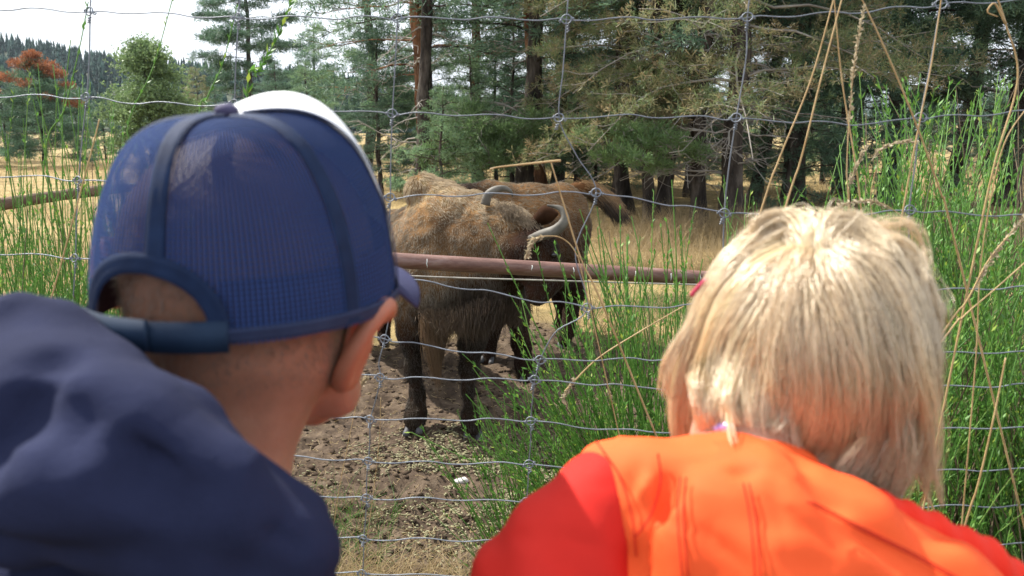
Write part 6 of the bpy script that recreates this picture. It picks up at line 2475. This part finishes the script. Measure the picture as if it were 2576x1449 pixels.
V, Q = sdf_mesh(pr, .006, .016, j_disp, pad=.01)
link('sleeve', mesh('sleeve', V, Q), sleeve_m, jacket)
# hood lying on the back: broad bag, opening rim on the right
pr = chain([(at(1775, 1190, .465), .022), (at(1765, 1320, .435), .026), (at(1790, 1460, .425), .030), (at(1800, 1620, .42), .03)])
pr += chain([(at(1880, 1180, .468), .020), (at(1930, 1300, .435), .034), (at(1980, 1450, .42), .040), (at(2000, 1620, .42), .045)])
pr += chain([(at(2010, 1240, .46), .018), (at(2120, 1360, .432), .030), (at(2200, 1500, .42), .040)])
pr += chain([(at(2200, 1370, .445), .018), (at(2330, 1480, .425), .030), (at(2430, 1600, .42), .036)])
V, Q = sdf_mesh(pr, .0036, .024, lambda P: j_disp(P) - .006 * np.exp(-(np.linalg.norm((P - at(2010, 1190, .44)) * np.array([1.6, .6, .9]), axis=1) / .010) ** 2), pad=.01)
link('hood', mesh('hood', V, Q), jack_m, jacket)
for ln in ([(1870, 1215), (1885, 1290), (1895, 1380), (1900, 1470)], [(2030, 1262), (2160, 1330), (2300, 1400), (2440, 1478)], [(1712, 1200), (1705, 1290), (1712, 1400), (1720, 1480)]):
    for sh in (0, 14):
        m = MB()
        m.tube(on_surface(V, [(a + sh, b) for a, b in ln]), .0005, 6)
        m.build('seam', jst_m, jacket)
rim_p = spline([at(1905, 1128, .475), at(1985, 1172, .470), at(2090, 1222, .462), at(2220, 1285, .452), at(2350, 1345, .445), at(2470, 1410, .44), at(2540, 1490, .44), at(2560, 1600, .44)], 50)
pr = []
for i in range(0, 49, 2):
    r0 = lerp(.0065, .0150, i / 49)
    pr += chain([(rim_p[i], r0 * (1 + .08 * math.sin(i * 2.1))), (rim_p[min(i + 2, 49)], r0)])
V, Q = sdf_mesh(pr, .0024, .004, lambda P: .0012 * np.sin(P[:, 0] * 420 + P[:, 2] * 60) * sstep(.05, .12, P[:, 0]) + .001 * vnoise(P * 60, 4), pad=.006)
link('hood_rim', mesh('hood_rim', V, Q), fabric('rim_red', (.74, .03, .016), (.82, .045, .02), 8, 1200, .0003, .15, .7), jacket)
pr = []
for s_ in (-1, 1):
    pr += chain([(w_(1.0) + XR * s_ * .045, .078), (w_(gG + .26) + XR * s_ * .05, .058), (w_(gG + .08) + XR * s_ * .05, .05)])
V, Q = sdf_mesh(pr, .009, .02, h_disp)
link('trousers', mesh('trousers', V, Q), fabric('blue_trousers', (.05, .07, .14), (.08, .10, .19)), girl)

# ================================================================== air
hz_me = mesh('haze', [(x, y, z) for x in (-4600, 4600) for y in (-40, 5400) for z in (-12, 330)],
             [[0, 1, 3, 2], [4, 6, 7, 5], [0, 4, 5, 1], [2, 3, 7, 6], [0, 2, 6, 4], [1, 5, 7, 3]], False)
hm = bpy.data.materials.new('haze_air')
hm.use_nodes = True
hm.node_tree.nodes.clear()
ho_ = hm.node_tree.nodes.new('ShaderNodeOutputMaterial')
hv = hm.node_tree.nodes.new('ShaderNodeVolumePrincipled')
hv.inputs['Color'].default_value = (0.80, 0.88, 1.0, 1)
hv.inputs['Density'].default_value = 0.00013
hm.node_tree.links.new(hv.outputs[0], ho_.inputs['Volume'])
tag(link('haze', hz_me, hm), 'thin blue summer haze in front of the far ridge and hill', 'haze', kind='stuff')
